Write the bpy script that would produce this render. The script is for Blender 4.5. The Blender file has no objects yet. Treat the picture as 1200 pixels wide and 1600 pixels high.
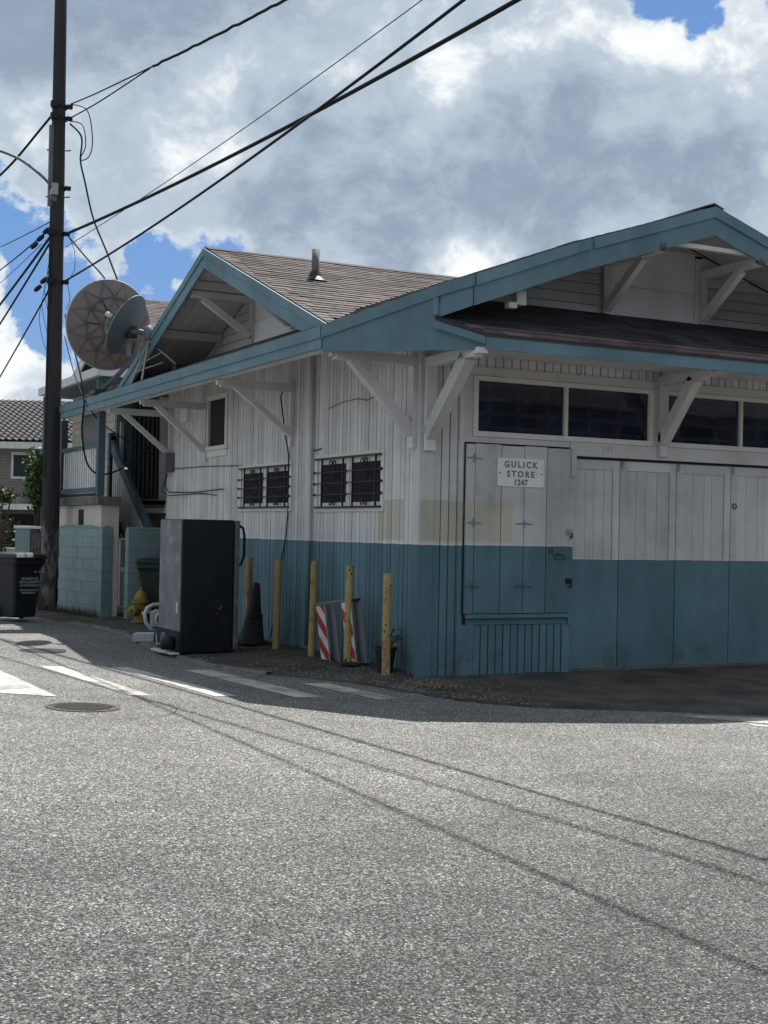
import bpy, bmesh, math, random
from mathutils import Vector, Matrix, noise as mnoise
R = math.radians
random.seed(7)
SC = bpy.context.scene
COL = SC.collection

# ------------------------------------------------------------------ camera
cam_d = bpy.data.cameras.new('camera')
cam = bpy.data.objects.new('camera', cam_d)
COL.objects.link(cam)
cam_d.sensor_fit = 'VERTICAL'; cam_d.sensor_height = 24.0; cam_d.lens = 31.5
cam_d.clip_start = 0.1; cam_d.clip_end = 2000
_r = (0.8902791704, -0.4549805126, 0.0198930097)
_u = (-0.0241619100, -0.0035688777, 0.9997016881)
_f = (0.4547737908, 0.8904942427, 0.0141704957)
cam.matrix_world = Matrix(((_r[0], _u[0], -_f[0], -7.115), (_r[1], _u[1], -_f[1], -13.075),
                           (_r[2], _u[2], -_f[2], 1.6), (0, 0, 0, 1)))
SC.camera = cam

# ------------------------------------------------------------------ sun, sky, exposure
SUN_EL, SUN_AZ = R(60.8), math.atan2(0.37, 0.42)      # azimuth from +Y towards +X
sl = bpy.data.lights.new('sun', 'SUN'); sl.energy = 5.0; sl.angle = R(0.53); sl.color = (1.0, 0.955, 0.89)
so = bpy.data.objects.new('sun', sl); COL.objects.link(so)
sdir = Vector((math.sin(SUN_AZ)*math.cos(SUN_EL), math.cos(SUN_AZ)*math.cos(SUN_EL), math.sin(SUN_EL)))
so.rotation_euler = sdir.to_track_quat('Z', 'Y').to_euler(); so.location = (20, 20, 40)
vs = SC.view_settings
vs.view_transform = 'Standard'; vs.look = 'None'; vs.exposure = 0.7; vs.gamma = 1.0; vs.use_curve_mapping = False

class NT:
    """tiny helper around a node tree"""
    def __init__(s, tree): s.t = tree; s.n = tree.nodes; s.l = tree.links
    def add(s, typ, **kw):
        nd = s.n.new(typ)
        for k, v in kw.items(): setattr(nd, k, v)
        return nd
    def put(s, sock, v):
        if hasattr(v, 'is_output'): s.l.new(v, sock)
        elif isinstance(v, (tuple, list)) and len(v) == 3 and sock.type == 'RGBA': sock.default_value = (*v, 1)
        else: sock.default_value = v
    def math(s, op, a, b=0.0, c=0.0, clamp=False):
        nd = s.add('ShaderNodeMath', operation=op, use_clamp=clamp)
        s.put(nd.inputs[0], a); s.put(nd.inputs[1], b); s.put(nd.inputs[2], c); return nd.outputs[0]
    def vmath(s, op, a, b=(0, 0, 0), out=0):
        nd = s.add('ShaderNodeVectorMath', operation=op)
        s.put(nd.inputs[0], a); s.put(nd.inputs[1], b); return nd.outputs[out]
    def mix(s, f, a, b, blend='MIX'):
        nd = s.add('ShaderNodeMix', data_type='RGBA', blend_type=blend)
        s.put(nd.inputs[0], f); s.put(nd.inputs[6], a); s.put(nd.inputs[7], b); return nd.outputs[2]
    def noise(s, vec, scale, detail=3, rough=.55, dist=0.0):
        nd = s.add('ShaderNodeTexNoise'); s.put(nd.inputs['Vector'], vec)
        nd.inputs['Scale'].default_value = scale; nd.inputs['Detail'].default_value = detail
        nd.inputs['Roughness'].default_value = rough; nd.inputs['Distortion'].default_value = dist
        return nd.outputs[0]
    def ramp(s, v, a, b, lo=0.0, hi=1.0, smooth=True):
        nd = s.add('ShaderNodeMapRange', interpolation_type='SMOOTHSTEP' if smooth else 'LINEAR')
        s.put(nd.inputs[0], v)
        for i, q in enumerate((a, b, lo, hi)): s.put(nd.inputs[i+1], q)
        return nd.outputs[0]
    def scale(s, vec, sx, sy, sz):
        nd = s.add('ShaderNodeMapping'); s.put(nd.inputs[0], vec); nd.inputs[3].default_value = (sx, sy, sz); return nd.outputs[0]

world = bpy.data.worlds.new('World'); SC.world = world; world.use_nodes = True
w = NT(world.node_tree); w.n.clear()
sky = w.add('ShaderNodeTexSky', sky_type='NISHITA', sun_disc=False, sun_elevation=SUN_EL, sun_rotation=SUN_AZ,
            altitude=20, air_density=1.0, dust_density=0.6, ozone_density=1.5)
dirv = w.add('ShaderNodeTexCoord').outputs['Generated']
def azel(az, el):
    a, e = R(az), R(el)
    return (math.sin(a)*math.cos(e), math.cos(a)*math.cos(e), math.sin(e))
def noise_vec(vec, scale, detail):
    nd = w.add('ShaderNodeTexNoise'); w.put(nd.inputs['Vector'], vec); nd.inputs['Scale'].default_value = scale; nd.inputs['Detail'].default_value = detail
    return w.vmath('SUBTRACT', nd.outputs[1], (.5, .5, .5))
# billowing: the directions are stirred by two sizes of turbulence so that cloud masses get ragged outlines
_m1 = w.vmath('MULTIPLY', noise_vec(dirv, 7.0, 4), (.13, .13, .13)); _m2 = w.vmath('MULTIPLY', noise_vec(w.vmath('ADD', dirv, (4, 4, 4)), 24.0, 5), (.055, .055, .055))
dirw = w.vmath('ADD', w.vmath('ADD', dirv, _m1), _m2)
def blob(az, el, rad, wgt):
    d = w.vmath('DISTANCE', dirw, azel(az, el), out=1)
    return w.ramp(d, 0.0, R(rad), wgt, 0.0)
def total(v, blobs):
    for b in blobs: v = w.math('ADD', v, blob(*b))
    return v
warp = w.vmath('ADD', w.scale(dirv, 1, 1, 1.35), (3.1, 1.7, 0.4))
n_big = w.noise(warp, 4.6, 6, .55, .3)
n_det = w.noise(w.vmath('ADD', warp, (7.0, 2.0, 5.0)), 16.0, 10, .64, .3)
n_fin = w.noise(w.vmath('ADD', warp, (1.0, 9.0, 2.0)), 34.0, 8, .6, .6)
big = w.math('MULTIPLY', w.math('SUBTRACT', n_big, .5), 1.3)
det = w.math('MULTIPLY', w.math('SUBTRACT', n_det, .5), 1.9)
fin = w.math('MULTIPLY', w.math('SUBTRACT', n_fin, .5), .55)
puff = w.math('ADD', det, fin)
# where the cloud deck is thick / open, as large soft regions
cover = total(w.math('ADD', w.math('MULTIPLY', big, .8), w.math('MULTIPLY', puff, .75)),
              [(28.0, 15.5, 11.0, .45), (36.0, 14.0, 9.0, .40), (14.0, 20.0, 8.0, .3), (16.8, 10.4, 2.4, -.95), (13.0, 9.4, 3.4, -.80), (10.8, 12.8, 1.8, -.32), (20.0, 11.6, 2.4, -.45), (15.4, 7.2, 2.0, -.45), (12.0, 11.2, 2.0, -.5),
               (38.6, 23.0, 3.2, -1.25), (42.8, 22.6, 2.8, -1.0), (35.5, 24.0, 3.0, -.75), (31.0, 24.4, 2.4, -.5),
               (17.1, 11.4, .9, .55), (11.0, 6.8, 2.2, .5), (13.6, 13.2, 1.6, .3)])
cov = w.ramp(cover, -.42, -.22)
thick = w.ramp(cover, -.40, .25)
lit = total(w.math('ADD', w.math('MULTIPLY', puff, 1.15), w.math('MULTIPLY', big, .7)),
            [(12.0, 21.0, 7.5, -.75), (19.0, 23.0, 5.5, -.45), (27.5, 14.6, 7.0, -.55), (34.0, 14.6, 5.5, -.55), (40.5, 15.0, 5.5, -.50), (23.0, 16.5, 4.0, -.22), (22.0, 13.5, 4.0, -.25),
             (41.5, 19.6, 4.6, .85), (37.0, 20.2, 3.4, .55), (33.0, 20.2, 3.0, .25), (29.6, 18.4, 2.2, .62), (28.0, 20.8, 3.0, .38), (19.0, 17.2, 3.2, .45), (13.5, 15.8, 3.2, .42), (24.5, 20.0, 2.6, .25),
             (11.8, 7.0, 3.6, .55), (31.2, 10.7, 2.6, .75), (36.5, 10.4, 3.6, .30), (25.0, 12.2, 2.6, .15), (17.1, 11.4, 1.6, .4)])
c_dark = (2.9, 3.65, 4.75); c_mid = (4.9, 5.75, 6.7); c_hi = (9.6, 9.9, 9.9)
col = w.mix(w.ramp(lit, -.75, .12), c_dark, c_mid)
col = w.mix(w.ramp(lit, .05, .75), col, c_hi)
col = w.mix(w.ramp(cover, -.36, -.02, .6, 0.0), col, (8.2, 8.8, 9.2))
blue = w.mix(.6, sky.outputs[0], (.75, 2.5, 6.6))
bgc = w.mix(cov, blue, col)
bg = w.add('ShaderNodeBackground'); w.put(bg.inputs[0], bgc); bg.inputs[1].default_value = 0.064
w.l.new(bg.outputs[0], w.add('ShaderNodeOutputWorld').inputs[0])

# ------------------------------------------------------------------ materials
MATS = {}
def newmat(name):
    m = bpy.data.materials.new(name); m.use_nodes = True
    t = NT(m.node_tree); p = t.n['Principled BSDF']; MATS[name] = m
    return m, t, p
def finish(t, p, col, rough, bump=None, bstr=.3, bdist=.01, metal=0.0, spec=.3):
    t.put(p.inputs['Base Color'], col); t.put(p.inputs['Roughness'], rough)
    p.inputs['Metallic'].default_value = metal; p.inputs['Specular IOR Level'].default_value = spec
    if bump is not None:
        b = t.add('ShaderNodeBump'); b.inputs['Strength'].default_value = bstr; b.inputs['Distance'].default_value = bdist
        t.put(b.inputs['Height'], bump); t.l.new(b.outputs[0], p.inputs['Normal'])
def pos(t): return t.add('ShaderNodeNewGeometry').outputs['Position']
def objrand(t): return t.add('ShaderNodeObjectInfo').outputs['Random']
def mul(c, k): return tuple(max(0, v*k) for v in c)
def simple(name, c, rough=.6, var=.18, vs_=2.5, fine=.10, fs=45, bump=.25, bdist=.004, metal=0.0, spec=.3, stain=None, stain_amt=.5, stain_s=1.6, rnd=.10, stretch=(1, 1, 1)):
    m, t, p = newmat(name); P = t.scale(pos(t), *stretch)
    v = t.ramp(t.noise(P, vs_, 4), .25, .75, -1, 1, False)
    f = t.ramp(t.noise(P, fs, 3), .25, .75, -1, 1, False)
    k = t.math('ADD', t.math('MULTIPLY', v, var), t.math('MULTIPLY', f, fine))
    k = t.math('ADD', k, t.math('MULTIPLY', t.math('SUBTRACT', objrand(t), .5), rnd*2))
    col = t.mix(t.math('ADD', t.math('MULTIPLY', k, .5), .5, clamp=True), mul(c, 0.0), mul(c, 2.0))
    if stain: 
        s = t.ramp(t.noise(P, stain_s, 6, .65), .48, .72, 0, stain_amt)
        col = t.mix(s, col, stain)
    finish(t, p, col, rough, f if bump else None, bump, bdist, metal, spec)
    return m

TEAL = (.096, .178, .206); WHITE = (.64, .635, .625); BEIGE = (.53, .505, .41)
def paint(name, split=None, patches=(), white=WHITE, teal=TEAL, grime=.35, rough=.62, tone_amt=.12):
    """old house paint: white above, teal below a hand-cut line at height `split`, repainted beige rectangles, rain streaks and wear"""
    m, t, p = newmat(name); P = pos(t)
    sx = t.add('ShaderNodeSeparateXYZ'); t.l.new(P, sx.inputs[0]); X, Y, Z = sx.outputs
    wob = t.math('MULTIPLY', t.math('SUBTRACT', t.noise(P, 7, 3), .5), .018)
    col = white
    for (ax, lo, hi, z0, z1) in patches:
        A = t.math('ADD', X if ax == 'x' else Y, wob); B = t.math('ADD', Z, wob)
        f = t.math('MULTIPLY', t.math('MULTIPLY', t.math('GREATER_THAN', A, lo), t.math('LESS_THAN', A, hi)),
                   t.math('MULTIPLY', t.math('GREATER_THAN', B, z0), t.math('LESS_THAN', B, z1)))
        col = t.mix(f, col, BEIGE)
    # dirt on the white: streaks running down, soft blotches
    st = t.ramp(t.noise(t.scale(P, 9, 9, .55), 1.0, 5, .6), .42, .78)
    bl = t.ramp(t.noise(P, 1.3, 5, .62), .40, .75)
    dirt = t.math('ADD', t.math('MULTIPLY', t.math('MULTIPLY', st, bl), grime*1.2), t.math('MULTIPLY', bl, grime*.9), clamp=True)
    col = t.mix(dirt, col, (white[0]*.46, white[1]*.41, white[2]*.35))
    peel = t.ramp(t.noise(t.scale(P, 1, 1, .6), 26, 5, .7), .70, .76)
    col = t.mix(t.math('MULTIPLY', peel, .35), col, (.22, .19, .17))
    tc = teal
    sp = t.ramp(t.noise(t.scale(P, 1, 1, .8), 3.2, 6, .68), .50, .66)
    splash = t.math('MULTIPLY', t.math('MULTIPLY', sp, t.ramp(Z, .05, .55, 1.0, 0.0)), .55)
    fade = t.ramp(t.noise(P, .8, 4, .6), .35, .7, 0, .30)
    tst = t.math('ADD', t.math('MULTIPLY', t.ramp(t.noise(t.scale(P, 6, 6, .8), 1.0, 5, .62), .35, .75, -1, 1), .5), t.ramp(t.noise(P, 1.1, 5, .6), .3, .7, -1, 1))
    tcol = t.mix(t.math('ADD', t.math('MULTIPLY', tst, .10), .5), mul(tc, .35), mul(tc, 1.65))
    tcol = t.mix(fade, tcol, mul(tc, 1.45)); tcol = t.mix(splash, tcol, (.085, .070, .055))
    chip = t.ramp(t.noise(t.scale(P, 1, 1, .5), 17, 5, .7), .725, .745)
    tcol = t.mix(t.math('MULTIPLY', chip, .7), tcol, (.52, .52, .50))
    if split is None: out = col
    elif split == 'all': out = tcol
    else:
        lin = t.math('ADD', t.math('ADD', Z, t.math('MULTIPLY', wob, .8)), t.math('MULTIPLY', t.math('SUBTRACT', t.noise(P, 1.7, 3), .5), .022))
        out = t.mix(t.math('LESS_THAN', lin, split), col, tcol)
        edge = t.math('MULTIPLY', t.math('GREATER_THAN', lin, split), t.math('LESS_THAN', lin, split+.018))
        out = t.mix(t.math('MULTIPLY', edge, .7), out, mul(white, 1.12))
    tone = t.math('ADD', t.math('MULTIPLY', t.math('SUBTRACT', objrand(t), .5), tone_amt), .5)
    out = t.mix(tone, mul((1, 1, 1), 0), t.mix(1.0, out, (2.0, 2.0, 2.0), 'MULTIPLY'))
    grain = t.noise(t.scale(P, 60, 60, 5), 1.0, 4, .6)
    finish(t, p, out, rough, grain, .22, .004, 0, .25)
    return m
M_SIDE = paint('painted_side_siding', 1.456, [('y', .37, 1.02, 1.50, 1.965)])
M_FRONT = paint('painted_front_siding', 1.456, [('x', .0, .56, 1.50, 1.955)])
M_SHUT = paint('painted_shutter', 1.462, [('x', .59, 1.19, 1.505, 1.955)], white=(.56, .56, .565), grime=.42)
M_DOOR = paint('painted_door', 1.31, white=(.60, .60, .605), grime=.38)
M_WHITE = paint('painted_white_trim', None, grime=.28)
M_TEAL = paint('painted_teal_trim', 'all', teal=(.125, .212, .25))
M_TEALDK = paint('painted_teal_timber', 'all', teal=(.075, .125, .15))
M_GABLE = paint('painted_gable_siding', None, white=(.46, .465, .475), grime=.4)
M_FRAME = paint('painted_window_frame', None, white=(.68, .67, .62), grime=.14)
M_BACK = simple('dark_gap', (.028, .03, .032), .9, bump=0)
M_BLOCK = paint('painted_block', 'all', teal=(.19, .255, .255), tone_amt=.035)
M_MORTAR = simple('painted_mortar', (.16, .215, .215), .9, .1)
M_LIT = simple('cream_plaster', (.50, .46, .40), .8, .15, 1.2, .08, 30, stain=(.25, .21, .17), stain_amt=.35)
M_METAL = simple('galvanised_metal', (.36, .37, .38), .45, .1, metal=.6)
M_LAMP = simple('weathered_steel', (.17, .165, .15), .6, .15)
M_IRON = simple('black_iron', (.012, .013, .015), .5, .2, bump=.1)
M_GATE = simple('grey_gate_iron', (.20, .205, .205), .6, .25, 6, .1, stain=(.18, .1, .06), stain_amt=.5)
M_SIGN = simple('sign_enamel', (.84, .82, .78), .45, .05, 4, .03, 60, bump=.05, stain=(.45, .42, .38), stain_amt=.25, stain_s=6)
M_SIGNTXT = simple('sign_paint', (.17, .17, .18), .6, .12, 30, bump=0)
M_PENCIL = simple('pencil_mark', (.20, .19, .19), .8, .3, 60, bump=0)
M_INK = simple('marker_ink', (.012, .02, .025), .6, .3, 60, bump=0)
M_FRIDGE = simple('black_fridge_enamel', (.0055, .0088, .0135), .42, .12, 1.5, .05, 60, bump=.04, spec=.4, stain=(.03, .03, .033), stain_amt=.5, stain_s=2.5)
M_FRIDGEBACK = simple('dusty_steel_back', (.135, .147, .16), .5, .25, 3, .08, 30, bump=.1, metal=.35, stain=(.33, .34, .335), stain_amt=.6, stain_s=4, rnd=0)
M_CONE = simple('dirty_rubber', (.030, .026, .024), .8, .3, 5, .15, 40)
M_YELLOW = simple('yellow_pipe_paint', (.37, .265, .115), .6, .2, 3, .12, 40, stain=(.10, .06, .035), stain_amt=.8, stain_s=9)
M_HYD = simple('hydrant_paint', (.25, .175, .038), .55, .25, 8, .1, 40, stain=(.16, .09, .03), stain_amt=.7, stain_s=14)
M_WPLAST = simple('white_plastic', (.58, .58, .58), .5, .1, 6, .05, 50, bump=.1)
M_FOAM = simple('pale_block', (.50, .54, .55), .85, .08, 8, .06, 80)
M_BINBLK = simple('dark_bin_plastic', (.013, .016, .021), .5, .2, 3, .08, 60, bump=.1)
M_BINGRN = simple('green_bin_plastic', (.017, .036, .026), .5, .2, 3, .08, 60, bump=.1, stain=(.09, .10, .07), stain_amt=.5, stain_s=5)
M_BINBLU = simple('blue_bin_plastic', (.02, .035, .13), .5, .2, 3, .08, 60, bump=.1)
M_PRINT = simple('bin_print', (.34, .35, .36), .7, .1, bump=0)
M_CABLE = simple('cable_rubber', (.008, .009, .011), .85, .1, bump=0)
M_DISHR = simple('dish_back_rust', (.215, .185, .175), .7, .2, 3, .1, 30, stain=(.17, .12, .10), stain_amt=.45, stain_s=4)
M_DISHRIB = simple('dish_rib', (.15, .125, .115), .7, .2)
M_DISHG = simple('dish_grey', (.155, .185, .205), .55, .1, 4)
M_LIP = simple('dish_lip', (.42, .45, .42), .5, .1)
M_SOIL = simple('soil', (.06, .045, .035), .95, .3, 6)
M_STEP = simple('timber_step', (.11, .11, .105), .8, .25, 5, .12, 40)
M_DARKDOOR = simple('dark_blue_metal', (.02, .027, .038), .5, .15)
M_GREYPANEL = simple('grey_panel', (.13, .135, .14), .6, .15, bump=.05)
M_RED = simple('reflective_red', (.43, .045, .03), .5, .15, 6, .05, bump=.05, stain=(.2, .1, .08), stain_amt=.3, stain_s=10)
M_RWHITE = simple('reflective_white', (.60, .60, .58), .5, .12, 6, .05, bump=.05, stain=(.3, .3, .28), stain_amt=.4, stain_s=8)
M_BARGREY = simple('barricade_grey', (.17, .175, .18), .6, .15)
M_LEAF = simple('leaf', (.055, .10, .03), .55, .35, 3, .1, 30, bump=0, rnd=.25)
M_DRY = simple('dry_leaf', (.26, .175, .08), .8, .3, 30, bump=0)
M_TRUNK = simple('bark', (.10, .075, .055), .9, .3, 8)
M_TILE = simple('roof_tile', (.028, .027, .030), .75, .25, 4, .12, 30, rnd=.2)
M_TANBLK = None

def m_shingle(name, c):
    m, t, p = newmat(name); P = pos(t)
    at = t.add('ShaderNodeAttribute', attribute_name='tone').outputs['Fac']
    r = t.math('FRACT', t.math('ADD', at, objrand(t)))
    k = t.math('ADD', t.math('MULTIPLY', t.math('SUBTRACT', r, .5), .46), t.math('MULTIPLY', t.math('SUBTRACT', t.noise(P, 170, 2), .5), .55))
    k = t.math('ADD', k, t.math('MULTIPLY', t.math('SUBTRACT', t.noise(P, .8, 4), .5), .35))
    col = t.mix(t.math('ADD', k, .5, clamp=True), mul(c, .3), mul(c, 1.7))
    finish(t, p, col, .9, t.noise(P, 190, 2), .5, .004, 0, .15); return m
M_SHIN = m_shingle('asphalt_shingle_brown', (.128, .112, .108))
M_SHIN2 = m_shingle('asphalt_shingle_dark', (.052, .050, .054))  # dark copy for decks; on the pent roof its colour paints the shade in

M_SHIN3 = m_shingle('asphalt_shingle_red', (.15, .105, .105))
def m_glass(name, tint=(.55, .6, .65), rough=.03):
    m, t, p = newmat(name); t.n.remove(p)
    P = pos(t)
    fr = t.add('ShaderNodeFresnel'); fr.inputs[0].default_value = 1.46
    b = t.add('ShaderNodeBump'); b.inputs['Strength'].default_value = .05; b.inputs['Distance'].default_value = .02
    t.put(b.inputs['Height'], t.noise(P, 2.2, 2)); 
    g = t.add('ShaderNodeBsdfGlossy'); g.inputs['Roughness'].default_value = rough; t.l.new(b.outputs[0], g.inputs['Normal'])
    tr = t.add('ShaderNodeBsdfTransparent'); tr.inputs[0].default_value = (*tint, 1)
    df = t.add('ShaderNodeBsdfDiffuse'); df.inputs[0].default_value = (.09, .125, .20, 1)
    mx = t.add('ShaderNodeMixShader'); t.put(mx.inputs[0], fr.outputs[0]); t.l.new(tr.outputs[0], mx.inputs[1]); t.l.new(g.outputs[0], mx.inputs[2])
    m2 = t.add('ShaderNodeMixShader'); t.put(m2.inputs[0], t.ramp(t.noise(P, 3, 4), .3, .8, .06, .22)); t.l.new(mx.outputs[0], m2.inputs[1]); t.l.new(df.outputs[0], m2.inputs[2])
    t.l.new(m2.outputs[0], t.n['Material Output'].inputs[0]); return m
M_GLASS = m_glass('window_glass')
M_SCREEN = simple('insect_screen', (.030, .050, .064), .75, .15, 3, .1, 200, bump=0)

def m_asphalt():
    """weathered chip-seal: pale and dark stones packed in dark binder"""
    m, t, p = newmat('worn_asphalt'); P = pos(t)
    def vor(scale, feat='F1'):
        v = t.add('ShaderNodeTexVoronoi', feature=feat); t.put(v.inputs['Vector'], P); v.inputs['Scale'].default_value = scale; return v
    def rnd(v, k):
        s = t.add('ShaderNodeSeparateColor'); t.l.new(v.outputs['Color'], s.inputs[0]); return s.outputs[k]
    v1, e1, v2 = vor(78), vor(78, 'DISTANCE_TO_EDGE'), vor(150)
    body = t.ramp(e1.outputs['Distance'], .03, .22)
    tone = t.math('POWER', rnd(v1, 1), 1.9)
    a = t.math('ADD', .026, t.math('MULTIPLY', tone, .50))
    b = t.math('ADD', .017, t.math('MULTIPLY', t.math('POWER', rnd(v2, 0), 2.2), .30))
    big_st = t.math('GREATER_THAN', rnd(v1, 0), .38)
    k = t.add('ShaderNodeMix', data_type='FLOAT'); t.put(k.inputs[0], t.math('MULTIPLY', big_st, body)); t.put(k.inputs[2], b); t.put(k.inputs[3], a); k = k.outputs[0]
    patch = t.ramp(t.noise(P, .38, 5, .6), .32, .68, .80, 1.16, False)
    blot = t.ramp(t.noise(P, 2.4, 5, .65), .3, .7, .86, 1.12, False)
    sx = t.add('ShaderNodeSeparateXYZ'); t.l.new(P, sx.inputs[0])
    # foreground shade put into the colour: darker towards the viewer, paler at the crossing
    fore_shade = t.ramp(t.math('ADD', sx.outputs[1], t.math('MULTIPLY', t.noise(P, .5, 4), 3.0)), -8.2, -2.6, .56, 1.30)
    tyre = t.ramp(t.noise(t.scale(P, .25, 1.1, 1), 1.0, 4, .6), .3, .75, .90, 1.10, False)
    k = t.math('MULTIPLY', t.math('MULTIPLY', k, t.math('MULTIPLY', patch, blot)), t.math('MULTIPLY', fore_shade, tyre))
    oil = t.ramp(t.noise(P, .9, 5, .7), .66, .78, 0, .40)
    k = t.math('MULTIPLY', k, t.math('SUBTRACT', 1.0, oil))
    warm = rnd(v1, 2)
    cc = t.add('ShaderNodeCombineColor'); t.put(cc.inputs[0], t.math('MULTIPLY', k, t.math('ADD', .97, t.math('MULTIPLY', warm, .08)))); t.put(cc.inputs[1], k); t.put(cc.inputs[2], t.math('MULTIPLY', k, t.math('SUBTRACT', 1.02, t.math('MULTIPLY', warm, .12))))
    h = t.math('ADD', t.math('MULTIPLY', body, t.math('ADD', .3, t.math('MULTIPLY', rnd(v1, 0), .7))), t.math('MULTIPLY', rnd(v2, 1), .25))
    finish(t, p, cc.outputs[0], .7, h, .8, .006, 0, .18); return m
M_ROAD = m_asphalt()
def m_marking():
    m, t, p = newmat('road_paint'); P = pos(t)
    wear = t.math('ADD', t.ramp(t.noise(P, 75, 4, .7), .48, .62), t.ramp(t.noise(P, 2.6, 6, .7), .47, .60), clamp=True)
    ve = t.add('ShaderNodeTexVoronoi', feature='DISTANCE_TO_EDGE'); t.put(ve.inputs['Vector'], P); ve.inputs['Scale'].default_value = 78
    wear = t.math('MAXIMUM', wear, t.math('MULTIPLY', t.ramp(ve.outputs['Distance'], .16, .02), t.ramp(t.noise(P, 6, 4, .6), .3, .6)))
    col = t.mix(t.math('MULTIPLY', wear, .85), (.60, .59, .55), (.17, .165, .155))
    finish(t, p, col, .6, t.noise(P, 110, 3), .6, .004, 0, .35); return m
M_MARK = m_marking()
def m_apron():
    m, t, p = newmat('old_asphalt_apron'); P = pos(t)
    a = t.noise(P, 1.4, 6, .65); b = t.noise(P, 60, 3, .6)
    col = t.mix(t.ramp(a, .3, .72), (.030, .028, .027), (.105, .090, .075))
    col = t.mix(t.ramp(b, .55, .75, 0, .5), col, (.17, .155, .14))
    gr = t.ramp(t.noise(P, 5, 6, .7), .60, .72, 0, .6)
    col = t.mix(gr, col, (.10, .065, .045))
    finish(t, p, col, .85, t.math('ADD', t.math('MULTIPLY', a, 2.0), b), .7, .02, 0, .25); return m
M_APRON = m_apron()
M_KERB = simple('kerb_concrete', (.145, .135, .125), .85, .25, 3, .15, 40, bump=.5, bdist=.01, stain=(.05, .045, .04), stain_amt=.7, stain_s=4)
def m_pole():
    m, t, p = newmat('creosote_timber'); P = pos(t)
    sx = t.add('ShaderNodeSeparateXYZ'); t.l.new(P, sx.inputs[0])
    g = t.noise(t.scale(P, 30, 30, 1.2), 1.0, 5, .6)
    col = t.mix(g, (.016, .016, .0175), (.066, .060, .058))
    z = t.math('ADD', sx.outputs[2], t.math('MULTIPLY', t.noise(t.scale(P, 6, 6, 2), 1.0, 4), .7))
    pale = t.math('MULTIPLY', t.ramp(t.noise(t.scale(P, 4, 4, 1.5), 1.0, 5, .7), .42, .56), t.math('LESS_THAN', z, 1.95))
    col = t.mix(t.math('MULTIPLY', pale, .75), col, (.20, .195, .175))
    finish(t, p, col, .85, g, .7, .02, 0, .2); return m
M_POLE = m_pole()
M_PLANT_POT = simple('black_pot', (.016, .017, .018), .6, .2)
def m_tan():
    m, t, p = newmat('tan_block'); P = t.add('ShaderNodeTexCoord').outputs['Object']
    b = t.add('ShaderNodeTexBrick'); t.put(b.inputs['Vector'], t.vmath('MULTIPLY', P, (1, 1, 1)))
    sx = t.add('ShaderNodeSeparateXYZ'); t.l.new(P, sx.inputs[0]); cx = t.add('ShaderNodeCombineXYZ')
    t.l.new(sx.outputs[0], cx.inputs[0]); t.l.new(sx.outputs[2], cx.inputs[1]); t.l.new(cx.outputs[0], b.inputs['Vector'])
    b.inputs['Scale'].default_value = 1.0; b.inputs['Brick Width'].default_value = .4; b.inputs['Row Height'].default_value = .1; b.inputs['Mortar Size'].default_value = .008
    b.inputs['Color1'].default_value = (.235, .205, .18, 1); b.inputs['Color2'].default_value = (.27, .235, .205, 1); b.inputs['Mortar'].default_value = (.16, .14, .125, 1)
    finish(t, p, b.outputs[0], .85, b.outputs['Fac'], -.3, .01, 0, .2); return m
M_TANBLK = m_tan()
M_HWALL = simple('neighbour_wall', (.42, .37, .30), .8, .12, 2)
M_GROUND = simple('ground', (.12, .115, .10), .95, .3, .2)
M_CAST = simple('cast_iron', (.05, .046, .043), .55, .3, 8, .15, 60, bump=.4, metal=.3, spec=.4)

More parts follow.
